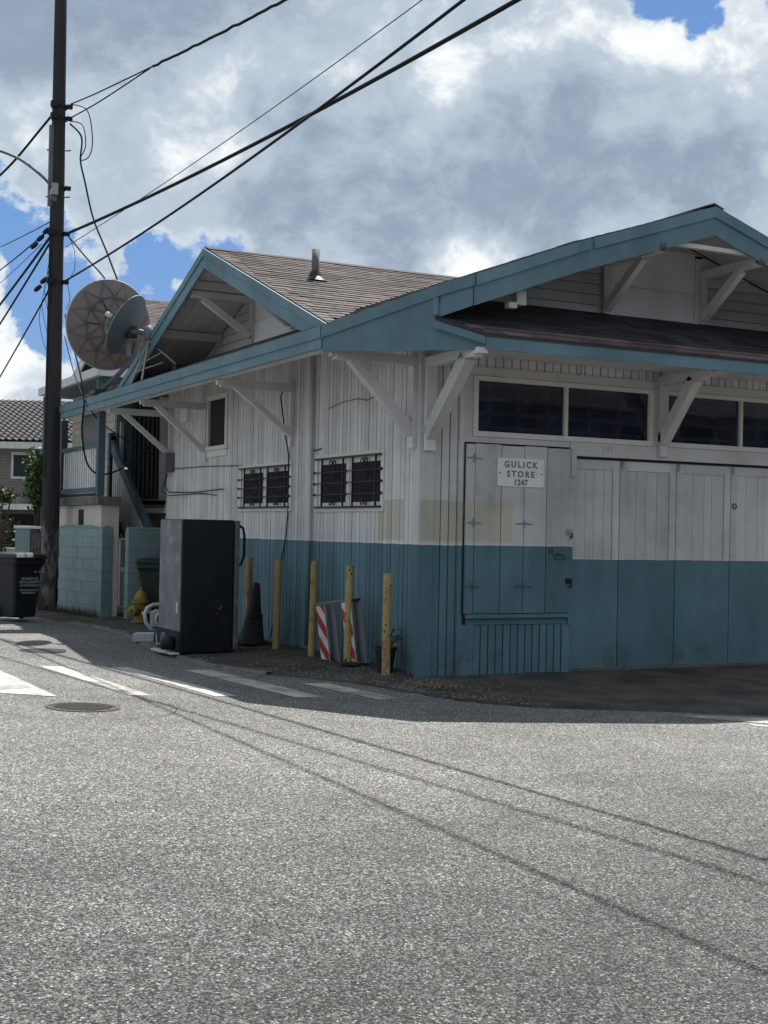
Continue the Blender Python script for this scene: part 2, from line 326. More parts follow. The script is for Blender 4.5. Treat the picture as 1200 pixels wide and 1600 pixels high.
# ------------------------------------------------------------------ mesh helpers
class MB:
    def __init__(s): s.v = []; s.f = []; s.tone = []
    def add(s, verts, faces, tone=0.0):
        b = len(s.v); s.v += [tuple(v) for v in verts]; s.f += [tuple(b+i for i in f) for f in faces]; s.tone += [tone]*len(faces)
        return s
    def box(s, a, b):
        (x0, y0, z0), (x1, y1, z1) = a, b
        x0, x1 = sorted((x0, x1)); y0, y1 = sorted((y0, y1)); z0, z1 = sorted((z0, z1))
        return s.add([(x0, y0, z0), (x1, y0, z0), (x1, y1, z0), (x0, y1, z0), (x0, y0, z1), (x1, y0, z1), (x1, y1, z1), (x0, y1, z1)],
                     [(0, 3, 2, 1), (4, 5, 6, 7), (0, 1, 5, 4), (1, 2, 6, 5), (2, 3, 7, 6), (3, 0, 4, 7)])
    def beam(s, a, b, wd, ht, up=(0, 0, 1), tone=0.0):
        a, b = Vector(a), Vector(b); d = (b-a).normalized(); up = Vector(up)
        sd = d.cross(up)
        if sd.length < 1e-4: sd = d.cross(Vector((1, 0, 0)))
        sd.normalize(); u = sd.cross(d).normalized()
        vv = []
        for p in (a, b):
            for (i, j) in ((-1, -1), (1, -1), (1, 1), (-1, 1)): vv.append(p + sd*(i*wd/2) + u*(j*ht/2))
        return s.add(vv, [(0, 1, 2, 3), (7, 6, 5, 4), (0, 4, 5, 1), (1, 5, 6, 2), (2, 6, 7, 3), (3, 7, 4, 0)], tone)
    def tube(s, pts, r, n=8, caps=True):
        pts = [Vector(p) for p in pts]; rr = r if isinstance(r, (list, tuple)) else [r]*len(pts)
        base = len(s.v); ref = None; vv = []
        for i, p in enumerate(pts):
            d = (pts[min(i+1, len(pts)-1)] - pts[max(i-1, 0)]).normalized()
            if ref is None: ref = d.cross(Vector((0, 0, 1))) if abs(d.z) < .95 else d.cross(Vector((1, 0, 0)))
            ref = (ref - d*ref.dot(d)).normalized(); q = d.cross(ref)
            for k in range(n):
                a = 2*math.pi*k/n; vv.append(p + (ref*math.cos(a) + q*math.sin(a))*rr[i])
        ff = []
        for i in range(len(pts)-1):
            for k in range(n): ff.append((i*n+k, i*n+(k+1) % n, (i+1)*n+(k+1) % n, (i+1)*n+k))
        if caps: ff.append(tuple(reversed(range(n)))); ff.append(tuple((len(pts)-1)*n+k for k in range(n)))
        return s.add(vv, ff)
    def lathe(s, prof, n=20, org=(0, 0, 0), axis=(0, 0, 1)):
        ax = Vector(axis).normalized(); q = ax.to_track_quat('Z', 'Y'); o = Vector(org); vv = []
        for (r, z) in prof:
            for k in range(n):
                a = 2*math.pi*k/n; vv.append(o + q @ Vector((r*math.cos(a), r*math.sin(a), z)))
        ff = []
        for i in range(len(prof)-1):
            for k in range(n): ff.append((i*n+k, i*n+(k+1) % n, (i+1)*n+(k+1) % n, (i+1)*n+k))
        if prof[0][0] > 1e-6: ff.append(tuple(reversed(range(n))))
        if prof[-1][0] > 1e-6: ff.append(tuple((len(prof)-1)*n+k for k in range(n)))
        return s.add(vv, ff)
    def prism(s, poly, ext):
        n = len(poly); e = Vector(ext); P = [Vector(p) for p in poly]; vv = P + [p+e for p in P]
        nn = sum(((P[i]-P[0]).cross(P[i+1]-P[0]) for i in range(1, n-1)), Vector())
        flip = nn.dot(e) > 0
        ff = [tuple(range(n)), tuple(n+i for i in reversed(range(n)))] + [(i, n+i, n+(i+1) % n, (i+1) % n) for i in range(n)]
        if flip: ff = [tuple(reversed(f)) for f in ff]
        return s.add(vv, ff)
    def build(s, name, mat, parent=None, smooth=False, bevel=0, kind=None, label=None, loc=None):
        me = bpy.data.meshes.new(name); me.from_pydata(s.v, [], s.f); me.materials.append(mat)
        if any(s.tone):
            a = me.attributes.new('tone', 'FLOAT', 'FACE'); a.data.foreach_set('value', s.tone)
        if smooth: me.polygons.foreach_set('use_smooth', [True]*len(me.polygons))
        me.update()
        o = bpy.data.objects.new(name, me); COL.objects.link(o)
        if parent: o.parent = parent
        if loc: o.location = loc
        if bevel:
            bm = bmesh.new(); bm.from_mesh(me); bmesh.ops.remove_doubles(bm, verts=bm.verts, dist=1e-5)
            es = [e for e in bm.edges if len(e.link_faces) == 2 and e.calc_face_angle(0) > .6]
            bmesh.ops.bevel(bm, geom=es, offset=bevel, segments=2, affect='EDGES', profile=.6); bm.to_mesh(me); bm.free()
        if kind: o['kind'] = kind
        if label: o['label'] = label
        return o
def box(name, a, b, mat, parent=None, bevel=0, **k): return MB().box(a, b).build(name, mat, parent, bevel=bevel, **k)
def tag(o, label, cat, group=None):
    o['label'] = label; o['category'] = cat
    if group: o['group'] = group
    return o
def thing(name, label, cat, loc=(0, 0, 0), rz=0.0, group=None, rot=None):
    o = bpy.data.objects.new(name, None); COL.objects.link(o); o.location = loc; o.rotation_euler = rot or (0, 0, rz)
    o.empty_display_size = .2
    return tag(o, label, cat, group)
def share(o, name, parent, loc=(0, 0, 0), rot=(0, 0, 0)):
    c = o.copy(); COL.objects.link(c); c.parent = parent; c.location = loc; c.rotation_euler = rot; c.name = name; return c
def copy_thing(root, loc, rz, label, group):
    r = root.copy(); COL.objects.link(r); r.location = loc; r.rotation_euler = (0, 0, rz); tag(r, label, root['category'], group)
    for ch in list(root.children):
        c = ch.copy(); COL.objects.link(c); c.parent = r
        for g in list(ch.children):
            d = g.copy(); COL.objects.link(d); d.parent = c
    return r
def text(name, body, size, mat, parent, loc, rot, bold=.0, space=1.0, extrude=.0015, align='CENTER'):
    cu = bpy.data.curves.new(name, 'FONT'); cu.body = body; cu.size = size; cu.extrude = extrude; cu.offset = bold
    cu.align_x = align; cu.align_y = 'CENTER'; cu.space_character = space; cu.resolution_u = 3
    tmp = bpy.data.objects.new(name, cu); COL.objects.link(tmp); bpy.context.view_layer.update()
    me = bpy.data.meshes.new_from_object(tmp.evaluated_get(bpy.context.evaluated_depsgraph_get()))
    bpy.data.objects.remove(tmp); me.materials.clear(); me.materials.append(mat)
    o = bpy.data.objects.new(name, me); COL.objects.link(o); o.parent = parent; o.location = loc; o.rotation_euler = rot
    return o
def board(name, o3, ax, wd, z0, z1, th, mat, parent, out):
    """one upright board: eased front edges.  o3 = start corner on the wall plane, ax = along-wall unit vector, out = outward unit vector"""
    o3, ax, out = Vector(o3), Vector(ax), Vector(out); c = .002
    prof = [(0, 0), (0, th-c), (c, th), (wd-c, th), (wd, th-c), (wd, 0)]
    base = [o3 + ax*a + out*b for a, b in prof]
    mb = MB().prism([Vector((p.x, p.y, z0)) for p in base], (0, 0, z1-z0))
    return mb.build(name, mat, parent)

# ================================================================== SETTING: road, pavement
def zr(x): return -.08 - .03*max(-8.0, min(10.0, x))
def grid(name, xs, ys, zf, mat, kind='structure'):
    mb = MB(); nx, ny = len(xs), len(ys)
    vv = [(x, y, zf(x, y)) for y in ys for x in xs]
    ff = [(j*nx+i, j*nx+i+1, (j+1)*nx+i+1, (j+1)*nx+i) for j in range(ny-1) for i in range(nx-1)]
    return mb.add(vv, ff).build(name, mat, kind=kind)
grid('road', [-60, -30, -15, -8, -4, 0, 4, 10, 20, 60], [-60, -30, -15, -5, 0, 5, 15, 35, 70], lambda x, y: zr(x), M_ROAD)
MB().add([(-900, -900, -.9), (900, -900, -.9), (900, 900, -.9), (-900, 900, -.9)], [(0, 1, 2, 3)]).build('ground', M_GROUND, kind='structure')

def mark(poly, name='crosswalk_marking'):
    vv = []
    for (x, y) in poly: vv.append((x, y, zr(x)+.004))
    MB().add(vv, [tuple(range(len(vv)))]).build(name, M_MARK, kind='structure')
mark([(-4.63, -.61), (-4.18, -.93), (-4.24, 1.9), (-4.46, 1.9)])
mark([(-3.49, -.88), (-3.29, -.90), (-3.47, 1.82), (-3.72, 1.88)])
mark([(-2.71, -.99), (-2.48, -1.0), (-2.73, 1.76), (-2.93, 1.75)])
mark([(-1.94, -1.14), (-1.64, -1.17), (-1.86, 1.48), (-2.18, 1.48)])
mark([(-1.16, -1.36), (-.88, -1.33), (-1.05, .06), (-1.36, .07)])
mark([(-.43, -1.50), (-.22, -1.70), (-.50, -1.0), (-.66, -.88)])
mark([(1.38, -2.82), (2.22, -3.15), (1.90, -3.50), (1.40, -3.06)])
mark([(1.64, -3.46), (2.9, -4.75), (2.8, -4.95), (1.60, -3.58)])
mark([(-5.35, -.55), (-5.02, -.72), (-5.1, 1.95), (-5.35, 1.98)])

# pavement apron between the building and the road, lofted from the wall foot to the crumbled kerb
KERB = [(-2.6, 22.0), (-2.1, 14.0), (-1.72, 10.5), (-1.55, 9.3), (-1.35, 8.2), (-1.32, 6.7), (-1.55, 5.0), (-1.68, 3.7), (-1.68, 2.0), (-1.34, 1.05), (-.98, .44),
        (-.66, -.08), (-.56, -.80), (-.42, -1.38), (-.16, -1.75), (.26, -2.12), (1.2, -2.45), (2.38, -2.94), (3.6, -3.35), (5.2, -3.7), (9.0, -4.2)]
WALLF = [(.6, 22.0), (.6, 14.0), (.3, 10.5), (.3, 9.3), (.3, 8.2), (.3, 6.7), (.3, 5.0), (.3, 3.7), (.3, 2.0), (.3, 1.2), (.3, .7),
         (.3, .4), (.35, .3), (.4, .3), (.5, .3), (.7, .3), (1.2, .3), (2.2, .3), (3.4, .3), (5.0, .3), (9.0, .3)]
def smooth_line(L, k):
    out = []
    for i in range(len(L)-1):
        p0, p1, p2, p3 = [Vector(L[max(0, min(len(L)-1, i+j))]) for j in (-1, 0, 1, 2)]
        for j in range(k):
            t = j/k
            out.append(.5*((2*p1)+(p2-p0)*t+(2*p0-5*p1+4*p2-p3)*t*t+(3*p1-p0-3*p2+p3)*t**3))
    out.append(Vector(L[-1])); return out
KS, WS = smooth_line(KERB, 10), smooth_line(WALLF, 10)
def wall_z(x, y):
    if y > .35: return .055
    return max(-.01, .055*min(1, max(0, (y+.1)/.45))) if x < .32 else 0.0
def apron():
    mb = MB(); N = 22; vv = []
    for i, (k, wl) in enumerate(zip(KS, WS)):
        jag = .05*mnoise.noise(Vector((i*.37, 0, 3.1))) + .03*mnoise.noise(Vector((i*1.1, 2, 1)))
        for j in range(N+1):
            t = j/N
            p = wl.lerp(k, t); d = (k-wl).normalized(); p = p + d*jag*t*1.0
            ramp = 1 if k.x > .6 else 0
            zk = zr(k.x) + (.035 if k.x > .3 else .028)
            zt = wall_z(wl.x, wl.y)
            z = zt + (zk-zt)*(t**1.25)
            z += .016*mnoise.noise(Vector((p.x*2.2, p.y*2.2, 0)))*min(1, 4*t) + .008*mnoise.noise(Vector((p.x*9, p.y*9, 4)))*min(1, 5*t)
            if .0 > p.y > -2.4 and p.x < 1.2:     # lumpy broken corner
                z += .035*max(0, mnoise.noise(Vector((p.x*3.4, p.y*3.4, 7))))*t
            vv.append((p.x, p.y, z))
        q = KS[i] + (KS[i]-WS[i]).normalized()*(jag+.05+.02*random.random())
        vv.append((q.x, q.y, zr(q.x)-.01))
    n = N+2
    ff = [(i*n+j, i*n+j+1, (i+1)*n+j+1, (i+1)*n+j) for i in range(len(KS)-1) for j in range(n-1)]
    o = mb.add(vv, ff).build('pavement', M_APRON, smooth=True, kind='structure'); return o
apron()
# pale worn kerb edge along the side street
kb = MB(); kv = []
for i in range(30, 92):
    k = KS[i]; d = (KS[i]-WS[i]).normalized(); jag = .035*mnoise.noise(Vector((i*.6, 9, 3.1)))
    for (o_, z_) in ((-.16, .030), (.05+jag, .032), (.085+jag, -.012)):
        p = k + d*o_; kv.append((p.x, p.y, zr(p.x)+z_+.01*mnoise.noise(Vector((i*.9, o_*9, 0)))))
m_ = len(kv)//3
kb.add(kv, [(i*3+j, i*3+j+1, (i+1)*3+j+1, (i+1)*3+j) for i in range(m_-1) for j in (0, 1)]).build('kerb', M_KERB, smooth=True, kind='structure')

# loose litter: dry leaves and chips of asphalt by the broken corner
lt = MB()
for i in range(230):
    if i < 150: x, y = random.gauss(-.28, .12), random.gauss(-.85, .16)
    elif i < 180: x, y = random.uniform(-.1, 1.3), random.uniform(-1.9, -.5)
    else: x, y = random.uniform(-1.3, -.2), random.uniform(.2, 6.5)
    z = wall_z(x, y)*.4 - .03 if y < .3 else .05
    z = {0: z}.get(0)
    a = random.uniform(0, 6.28); s_ = random.uniform(.008, .019)
    lt.add([(x+s_*math.cos(a), y+s_*math.sin(a), z+.035), (x+.5*s_*math.cos(a+1.7), y+.5*s_*math.sin(a+1.7), z+.05), (x-s_*math.cos(a), y-s_*math.sin(a), z+.035),
            (x-.5*s_*math.cos(a+1.7), y-.5*s_*math.sin(a+1.7), z+.045)], [(0, 1, 2, 3)])
LITTER = lt.build('leaf_litter', M_DRY, kind='stuff')

gr = MB()
for i in range(1200):
    k = random.randint(34, 150); u_ = random.random(); a_, b_ = KS[k].lerp(KS[k+1], u_), WS[k].lerp(WS[k+1], u_); t_ = random.choice([random.uniform(.86, 1.03), random.uniform(.35, 1.0)]); p_ = b_.lerp(a_, t_)
    if p_.x > 4.5: continue
    z_ = wall_z(b_.x, b_.y)+((zr(a_.x)+.03)-wall_z(b_.x, b_.y))*(min(t_, 1)**1.25)+.006; s_ = random.uniform(.005, .017)
    q_ = [Vector((random.uniform(.6, 1)*math.cos(c_), random.uniform(.6, 1)*math.sin(c_), 0))*s_ for c_ in (0, 1.3, 2.6, 3.9, 5.2)]
    gr.add([(p_.x+v.x, p_.y+v.y, z_-.008) for v in q_]+[(p_.x, p_.y, z_+s_*.8)], [(0, 1, 5), (1, 2, 5), (2, 3, 5), (3, 4, 5), (4, 0, 5)])
gr.build('grit', simple('grit_stone', (.16, .15, .135), .9, .5, 40, .2, 90, bump=0), kind='stuff')
dg = MB()
for i in range(900):
    if i < 520: u_ = random.random(); x_, y_ = -.96-.33*u_ + random.gauss(-.03, .03), 9.66+1.8*u_
    elif i < 700: a_ = random.uniform(0, 6.28); x_, y_ = -1.27+.2*math.cos(a_), 11.9+.2*math.sin(a_)
    else: x_, y_ = random.gauss(-.03, .02), random.uniform(.3, 8.6)
    h_ = random.uniform(.03, .15)*(1 if i < 700 else .45); d_ = random.uniform(0, 6.28); l_ = random.uniform(.2, .7)*h_
    dg.add([(x_-.004, y_, .0), (x_+.004, y_+.004, .0), (x_+l_*math.cos(d_), y_+l_*math.sin(d_), .05+h_)], [(0, 1, 2)])
dg.build('dry_grass', simple('dry_grass', (.20, .13, .075), .8, .4, 20, bump=0), kind='stuff')

# ================================================================== STORE BUILDING
B = thing('store_building', 'old white and teal timber corner store with shingled gable roofs', 'store')
RX, RZ = 3.2, 5.40            # main ridge
ROOFP = [(-1.15, 3.80), (-.2, 4.21), (1.3, 4.775), (3.2, 5.40)]
def zroof(x):
    if x > RX: x = 2*RX - x
    for (x0, z0), (x1, z1) in zip(ROOFP[:-1], ROOFP[1:]):
        if x <= x1: return z0 + (z1-z0)*(x-x0)/(x1-x0)
    return RZ
CY, CZ, CS = 4.41, 5.42, .38   # cross gable ridge and slope
def zcross(y): return CZ - CS*abs(y-CY)
YF, YB = -1.05, 11.8           # front rake, rear end of the eave
WR = 6.40                      # right end of the front wall

# walls ------------------------------------------------------------
side_wall = box('wall', (.010, .04, -.15), (.20, 9.05, 4.2), M_BACK, B)
front_wall = MB().box((.04, .012, -.15), (1.98, .16, 2.62)).box((.04, .012, 2.625), (.64, .16, 4.2)).box((.645, .012, 3.40), (WR, .16, 4.2)).box((.64, .03, 2.50), (WR, .16, 2.66)).box((6.0, .03, -.15), (WR, .16, 3.4)).build('wall', M_BACK, B)
rear_wall = MB().box((.20, 8.9, -.15), (WR, 9.05, 4.2)).box((WR-.15, .16, -.15), (WR, 8.9, 4.2)).build('wall', M_WHITE, B)
box('floor', (.2, .16, -.1), (WR-.15, 8.9, .0), M_BACK, B)
OPEN_SIDE = [(.85, 2.80, 1.83, 2.555), (3.58, 5.53, 1.845, 2.52), (6.09, 7.0, 2.81, 3.66)]
pitch = .1045
y = .155
while y < 9.0:
    wd = min(pitch-.0115, 9.05-y); c = y + wd/2; segs = [(-.12, 4.16)]
    for (a, b, z0, z1) in OPEN_SIDE:
        if a+.01 < c < b-.01:
            ns = []
            for (s0, s1) in segs:
                if s0 < z0 < s1: ns += [(s0, z0), (z1, s1)]
                else: ns.append((s0, s1))
            segs = ns
    for (s0, s1) in segs:
        jit = random.uniform(-.002, .003)
        board('board', (.03, y, 0), (0, 1, 0), wd, s0, s1, .028+jit, M_SIDE, side_wall, (-1, 0, 0))
    y += pitch
# corner boards
MB().box((-.022, -.022, -.12), (.165, .03, 4.1)).box((-.022, .03, -.12), (.03, .15, 4.1)).build('corner_board', M_FRONT, B)
x = .175
while x < .53:
    board('board', (x, .03, 0), (1, 0, 0), .0915, -.12, 4.1, .028+random.uniform(-.002, .003), M_FRONT, front_wall, (0, -1, 0)); x += .1035
x = .62
while x < WR-.02:
    board('board', (x, .03, 0), (1, 0, 0), min(.1005, WR-x), 3.49, 4.1, .028+random.uniform(-.002, .003), M_FRONT, front_wall, (0, -1, 0)); x += .113
box('corner_board', (.50, -.012, -.12), (.545, .03, 3.49), M_FRONT, B)
# head band, window casing, lintel
box('head_casing', (.545, -.018, 3.385), (WR, .03, 3.488), M_WHITE, B, bevel=.004)
box('side_casing', (.545, -.014, 2.64), (.655, .03, 3.383), M_WHITE, B)
box('lintel', (.545, -.016, 2.625), (1.99, .03, 2.69), M_WHITE, B)
box('lintel', (1.992, -.03, 2.53), (WR, .03, 2.69), M_WHITE, B, bevel=.004, label='white lintel with pencilled numbers over the doors')
box('side_casing', (3.205, -.020, 2.692), (3.285, .03, 3.383), M_WHITE, B)

def transom(x0, x1, mulls):
    z0, z1 = 2.692, 3.383; yf = -.03
    wn = MB().box((x0, yf, z1-.055), (x1, .06, z1-.002)).box((x0, yf, z0+.002), (x1, .06, z0+.062)).box((x0, yf, z0+.062), (x0+.062, .06, z1-.055)).box((x1-.062, yf, z0+.062), (x1, .06, z1-.055)).build('window', M_FRAME, B)
    xs = [x0+.062]
    for mx in mulls:
        box('mullion', (mx-.024, yf+.004, z0+.062), (mx+.024, .05, z1-.055), M_FRAME, wn); xs += [mx-.024, mx+.024]
    xs.append(x1-.062)
    for a, b in zip(xs[::2], xs[1::2]):
        box('pane', (a, .012, z0+.062), (b, .018, z1-.055), M_GLASS, wn)
    return wn
T1 = transom(.66, 3.20, [1.925]); T2 = transom(3.29, 6.0, [4.59])
# inside the transoms: plank shelving seen dimly through the glass
M_SHELF = simple('old_shelf_plank', (.42, .29, .26), .8, .25, 4)
MB().box((.2, 1.25, 2.4), (WR-.2, 1.30, 3.6)).build('partition', M_BACK, B)
for k in range(4):
    zz = 2.78 + .165*k
    box('shelf', (.75, .085, zz), (3.1, .15, zz+.05), M_SHELF, B); box('shelf', (3.4, .085, zz+.02), (5.9, .15, zz+.065), M_SHELF, B)
for k, xx in enumerate((.95, 1.35, 1.75, 2.35, 2.8, 3.7, 4.3, 5.0)):
    box('shelf_post', (xx, .152, 2.7), (xx+.05, .20, 3.4), M_SHELF, B)

# shutter panel with the sign ---------------------------------------
shut = box('shutter', (.565, -.022, .685), (1.985, .028, 2.612), M_BACK, B)
ex = [.567, .68, 1.03, 1.338, 1.650, 1.985]
for i, (a, b) in enumerate(zip(ex[:-1], ex[1:])):
    zt = 2.612 - random.uniform(0, .012)
    MB().box((a+.0045, -.052-random.uniform(0, .004), .69), (b-.0045, -.0225, zt)).build('plank', M_SHUT, shut, bevel=.003)
M_HINGE = simple('painted_hinge', (.25, .28, .29), .6, .3, 20)
for zz, mm in ((2.44, M_HINGE), (1.71, M_HINGE), (.99, M_TEALDK)):
    for xc in ((.66,) if zz > 2 else (.66, 1.34)):
        h = MB().prism([(xc-.115, -.0565, zz-.008), (xc-.115, -.0565, zz+.006), (xc, -.0565, zz+.024), (xc+.12, -.0565, zz+.004), (xc+.12, -.0565, zz-.006), (xc, -.0565, zz-.002)], (0, -.005, 0))
        h.box((xc-.008, -.066, zz-.045), (xc+.008, -.0565, zz+.05)).build('hinge', mm, shut)
for zz in (1.635, 1.06):
    hp = MB().box((1.93, -.066, zz-.03), (2.02, -.056, zz+.03)).box((1.955, -.072, zz-.02), (1.99, -.066, zz+.02)).build('hasp', M_METAL if zz > 1.5 else M_IRON, shut)
    MB().tube([(1.995, -.075, zz-.02), (2.0, -.085, zz-.055), (1.985, -.085, zz-.085), (1.97, -.08, zz-.05)], .009, 6).build('padlock', M_IRON, shut)
# below the shutter
box('sill', (.60, -.045, .635), (1.985, .03, .682), M_FRONT, B)
box('rail', (.62, -.008, .56), (2.0, .028, .632), M_FRONT, B)
box('stile', (.547, -.008, -.12), (.72, .03, .56), M_FRONT, B)
x = .728
while x < 1.93:
    board('board', (x, .03, 0), (1, 0, 0), .086, -.12, .555, .028+random.uniform(-.002, .003), M_FRONT, front_wall, (0, -1, 0)); x += .1
box('stile', (1.932, -.006, -.12), (2.035, .04, .56), M_FRONT, B)
box('post', (1.99, -.035, .56), (2.04, .04, 2.53), M_SHUT, B)
box('post', (1.988, -.06, 2.28), (2.06, -.036, 2.605), M_SHUT, B)

# four tall doors ----------------------------------------------------
dx = [2.043, 2.763, 3.622, 4.49, 5.36, 6.2]
for i, (a, b) in enumerate(zip(dx[:-1], dx[1:])):
    a += .006; b -= .006; ZT, ZB = 2.525, .02
    d = box('door', (a, .062, ZB), (b, .092, ZT), M_DOOR, B)
    box('kick_panel', (a, .046, ZB), (b, .0615, 1.308), M_DOOR, d)
    box('stile', (a, .040, 1.31), (a+.095, .0615, ZT), M_DOOR, d); box('stile', (b-.095, .040, 1.31), (b, .0615, ZT), M_DOOR, d)
    box('top_rail', (a+.095, .040, 2.385), (b-.095, .0615, ZT), M_DOOR, d)
    n = 4; u0, u1 = a+.099, b-.099; xs = [u0 + (u1-u0)*k/n + (random.uniform(-.03, .03) if 0 < k < n else 0) for k in range(n+1)]
    for k in range(n):
        box('plank', (xs[k]+.003, .050+random.uniform(0, .003), 1.312), (xs[k+1]-.003, .0615, 2.383), M_DOOR, d)
    if i in (1, 2, 3):
        MB().box((a-.012, .034, 2.44), (a+.05, .0395, 2.5)).box((a+.012, .028, 2.40), (a+.03, .034, 2.5)).build('hinge', M_HINGE, d)
    if i == 3:
        MB().tube([(a+.05+.032*math.cos(t*.5), .036-.008, 2.0+.032*math.sin(t*.5)) for t in range(14)], .006, 6).build('handle', M_IRON, d)
x = 6.205
while x < 6.30:
    board('board', (x, .012, 0), (1, 0, 0), .09, -.12, 2.50, .028, M_FRONT, front_wall, (0, -1, 0)); x += .1
box('corner_board', (6.40, -.022, -.12), (6.43, .12, 4.1), M_FRONT, B); box('corner_board', (6.30, -.024, -.12), (6.398, .011, 2.49), M_FRONT, B)
box('threshold', (2.04, .01, -.03), (6.2, .12, .018), M_KERB, B)
text('graffiti', '247', .12, M_PENCIL, B, (2.52, -.0325, 2.618), (R(90), R(-6), 0), bold=-.004, space=1.05, extrude=.0006)
# scribbled tag on the shutter
g = MB()
for pts in ([(1.70, 1.45), (1.695, 1.40), (1.705, 1.365)], [(1.735, 1.45), (1.745, 1.36)], [(1.69, 1.395), (1.75, 1.40)], [(1.765, 1.36), (1.80, 1.385), (1.81, 1.35), (1.78, 1.335), (1.765, 1.36)],
            [(1.82, 1.39), (1.835, 1.345), (1.855, 1.375), (1.87, 1.335)], [(1.885, 1.36), (1.915, 1.365), (1.90, 1.335), (1.935, 1.33)], [(1.75, 1.32), (1.82, 1.305), (1.93, 1.315)]):
    g.tube([(px, -.0572, pz) for px, pz in pts], .0035, 5)
g.build('graffiti', M_INK, shut)
MB().tube([(2.07, -.035, 3.62), (2.10, -.06, 3.60), (2.10, -.06, 3.50), (2.07, -.04, 3.475)], .007, 6).build('hook', M_PENCIL, B)

# side windows with wrought iron grilles -----------------------------
def side_window(y0, y1, z0, z1):
    fr = MB(); t_ = .07
    fr.box((-.022, y0, z1-t_), (.05, y1, z1)).box((-.022, y0, z0), (.05, y1, z0+t_)).box((-.022, y0, z0+t_), (.05, y0+t_, z1-t_)).box((-.022, y1-t_, z0+t_), (.05, y1, z1-t_))
    wn = fr.build('window', M_FRAME, B, bevel=.003)
    ym = (y0+y1)/2
    box('mullion', (-.010, ym-.035, z0+t_), (.05, ym+.035, z1-t_), M_FRAME, wn)
    for (a, b) in ((y0+t_, ym-.035), (ym+.035, y1-t_)):
        s = .055
        MB().box((.005, a, z1-t_-s), (.045, b, z1-t_)).box((.005, a, z0+t_), (.045, b, z0+t_+s*.8)).box((.005, a, z0+t_+s*.8), (.045, a+s, z1-t_-s)).box((.005, b-s, z0+t_+s*.8), (.045, b, z1-t_-s)).build('sash', M_FRAME, wn)
        box('pane', (.022, a+s, z0+t_+s*.8), (.026, b-s, z1-t_-s), M_SCREEN, wn)
    gx = -.040; gr = MB(); h = z1-z0
    zt, zb = z1-.055, z0+.055
    gr.beam((gx, y0+.04, zt), (gx, y1-.04, zt), .022, .022); gr.beam((gx, y0+.04, zb), (gx, y1-.04, zb), .024, .024)
    for fy in (.085, .405, .545, .865):
        yy = y0 + (y1-y0)*fy; gr.beam((gx, yy, zb), (gx, yy, zt), .020, .020, (1, 0, 0))
    for fz in (.26, .49, .72):
        zz = zb + (zt-zb)*fz
        gr.beam((gx, y0+.01, zz), (gx, y1-.01, zz), .012, .012)
        for yy in (y0+.025, ym, y1-.025): gr.lathe([(0, -.018), (.017, -.008), (.017, .008), (0, .018)], 8, (gx, yy, zz), (0, 1, 0))
    for fy in (.05, .95):
        for zz in (zt, zb): gr.beam((gx, y0+(y1-y0)*fy, zz), (.0, y0+(y1-y0)*fy, zz), .014, .014)
    G = gr.build('grille', M_IRON, B)
    for c in (y0+(y1-y0)*.245, y0+(y1-y0)*.705):
        sc = MB(); zc = zb+(zt-zb)*.49; a_ = (y1-y0)*.115; b_ = (zt-zb)*.26
        sc.tube([(gx, c-a_*1.05, zc), (gx, c, zc+b_), (gx, c+a_*1.05, zc), (gx, c, zc-b_), (gx, c-a_*1.05, zc)], .006, 5)
        for sy in (-1, 1):
            for sz in (-1, 1):
                pts = []
                for k in range(20):
                    th = k/19*1.7*math.pi; r_ = .058*(1-.55*k/19)
                    pts.append((gx, c+sy*(.006+.055-r_*math.cos(th)), zc+sz*(.02+.055*.9+r_*math.sin(th)*1.0)))
                sc.tube(pts, .0085, 5)
            for (zz, sg) in ((zt-.06, 1), (zb+.06, -1)):
                pts = [(gx, c+sy*.075, zz-sg*.11), (gx, c+sy*.085, zz-sg*.05)]
                for k in range(14):
                    th = k/13*1.8*math.pi; pts.append((gx, c+sy*(.05+.033*math.cos(th)), zz+sg*.033*math.sin(th)))
                sc.tube(pts, .0085, 5)
        sc.build('scroll', M_IRON, G)
    return wn
side_window(.85, 2.80, 1.83, 2.555)
side_window(3.58, 5.53, 1.845, 2.52)
sw = MB().box((-.03, 6.09, 3.58), (.05, 7.0, 3.66)).box((-.03, 6.09, 2.86), (.05, 6.17, 3.58)).box((-.03, 6.92, 2.86), (.05, 7.0, 3.58)).box((-.05, 6.05, 2.80), (.05, 7.04, 2.86)).build('window', M_FRAME, B, bevel=.003, label='small dark upper window on the side wall')
box('apron_trim', (-.02, 6.09, 2.70), (.03, 7.0, 2.798), M_FRAME, sw)
box('pane', (.03, 6.17, 2.86), (.035, 6.92, 3.58), M_GLASS, sw)
MB().tube([(-.045, 2.90, 4.1), (-.045, 2.90, 1.2), (-.045, 2.91, .1)], .030, 10).build('downpipe', M_SIDE, B, smooth=True)
box('vent_box', (-.07, 7.86, 3.32), (.0, 8.18, 3.57), M_FRAME, B, bevel=.004)
box('meter_box', (-.16, 8.62, 2.52), (.0, 8.98, 2.84), M_GREYPANEL, B, bevel=.01)
MB().tube([(-.03, 8.9, 2.5), (-.06, 8.95, 2.3), (-.05, 8.75, 2.18), (-.03, 7.5, 2.16), (-.03, 6.2, 2.19)], .008, 6).tube([(-.08, 8.8, 2.5), (-.1, 8.98, 2.2), (-.06, 8.7, 2.12), (-.02, 7.2, 2.14), (-.02, 6.5, 2.10)], .007, 6).build('cable', M_CABLE, B)
MB().tube([(-.02, 8.7, 2.575), (-.02, 7.0, 2.56), (-.02, 5.43, 2.52)], .006, 6).build('cable', M_CABLE, B)
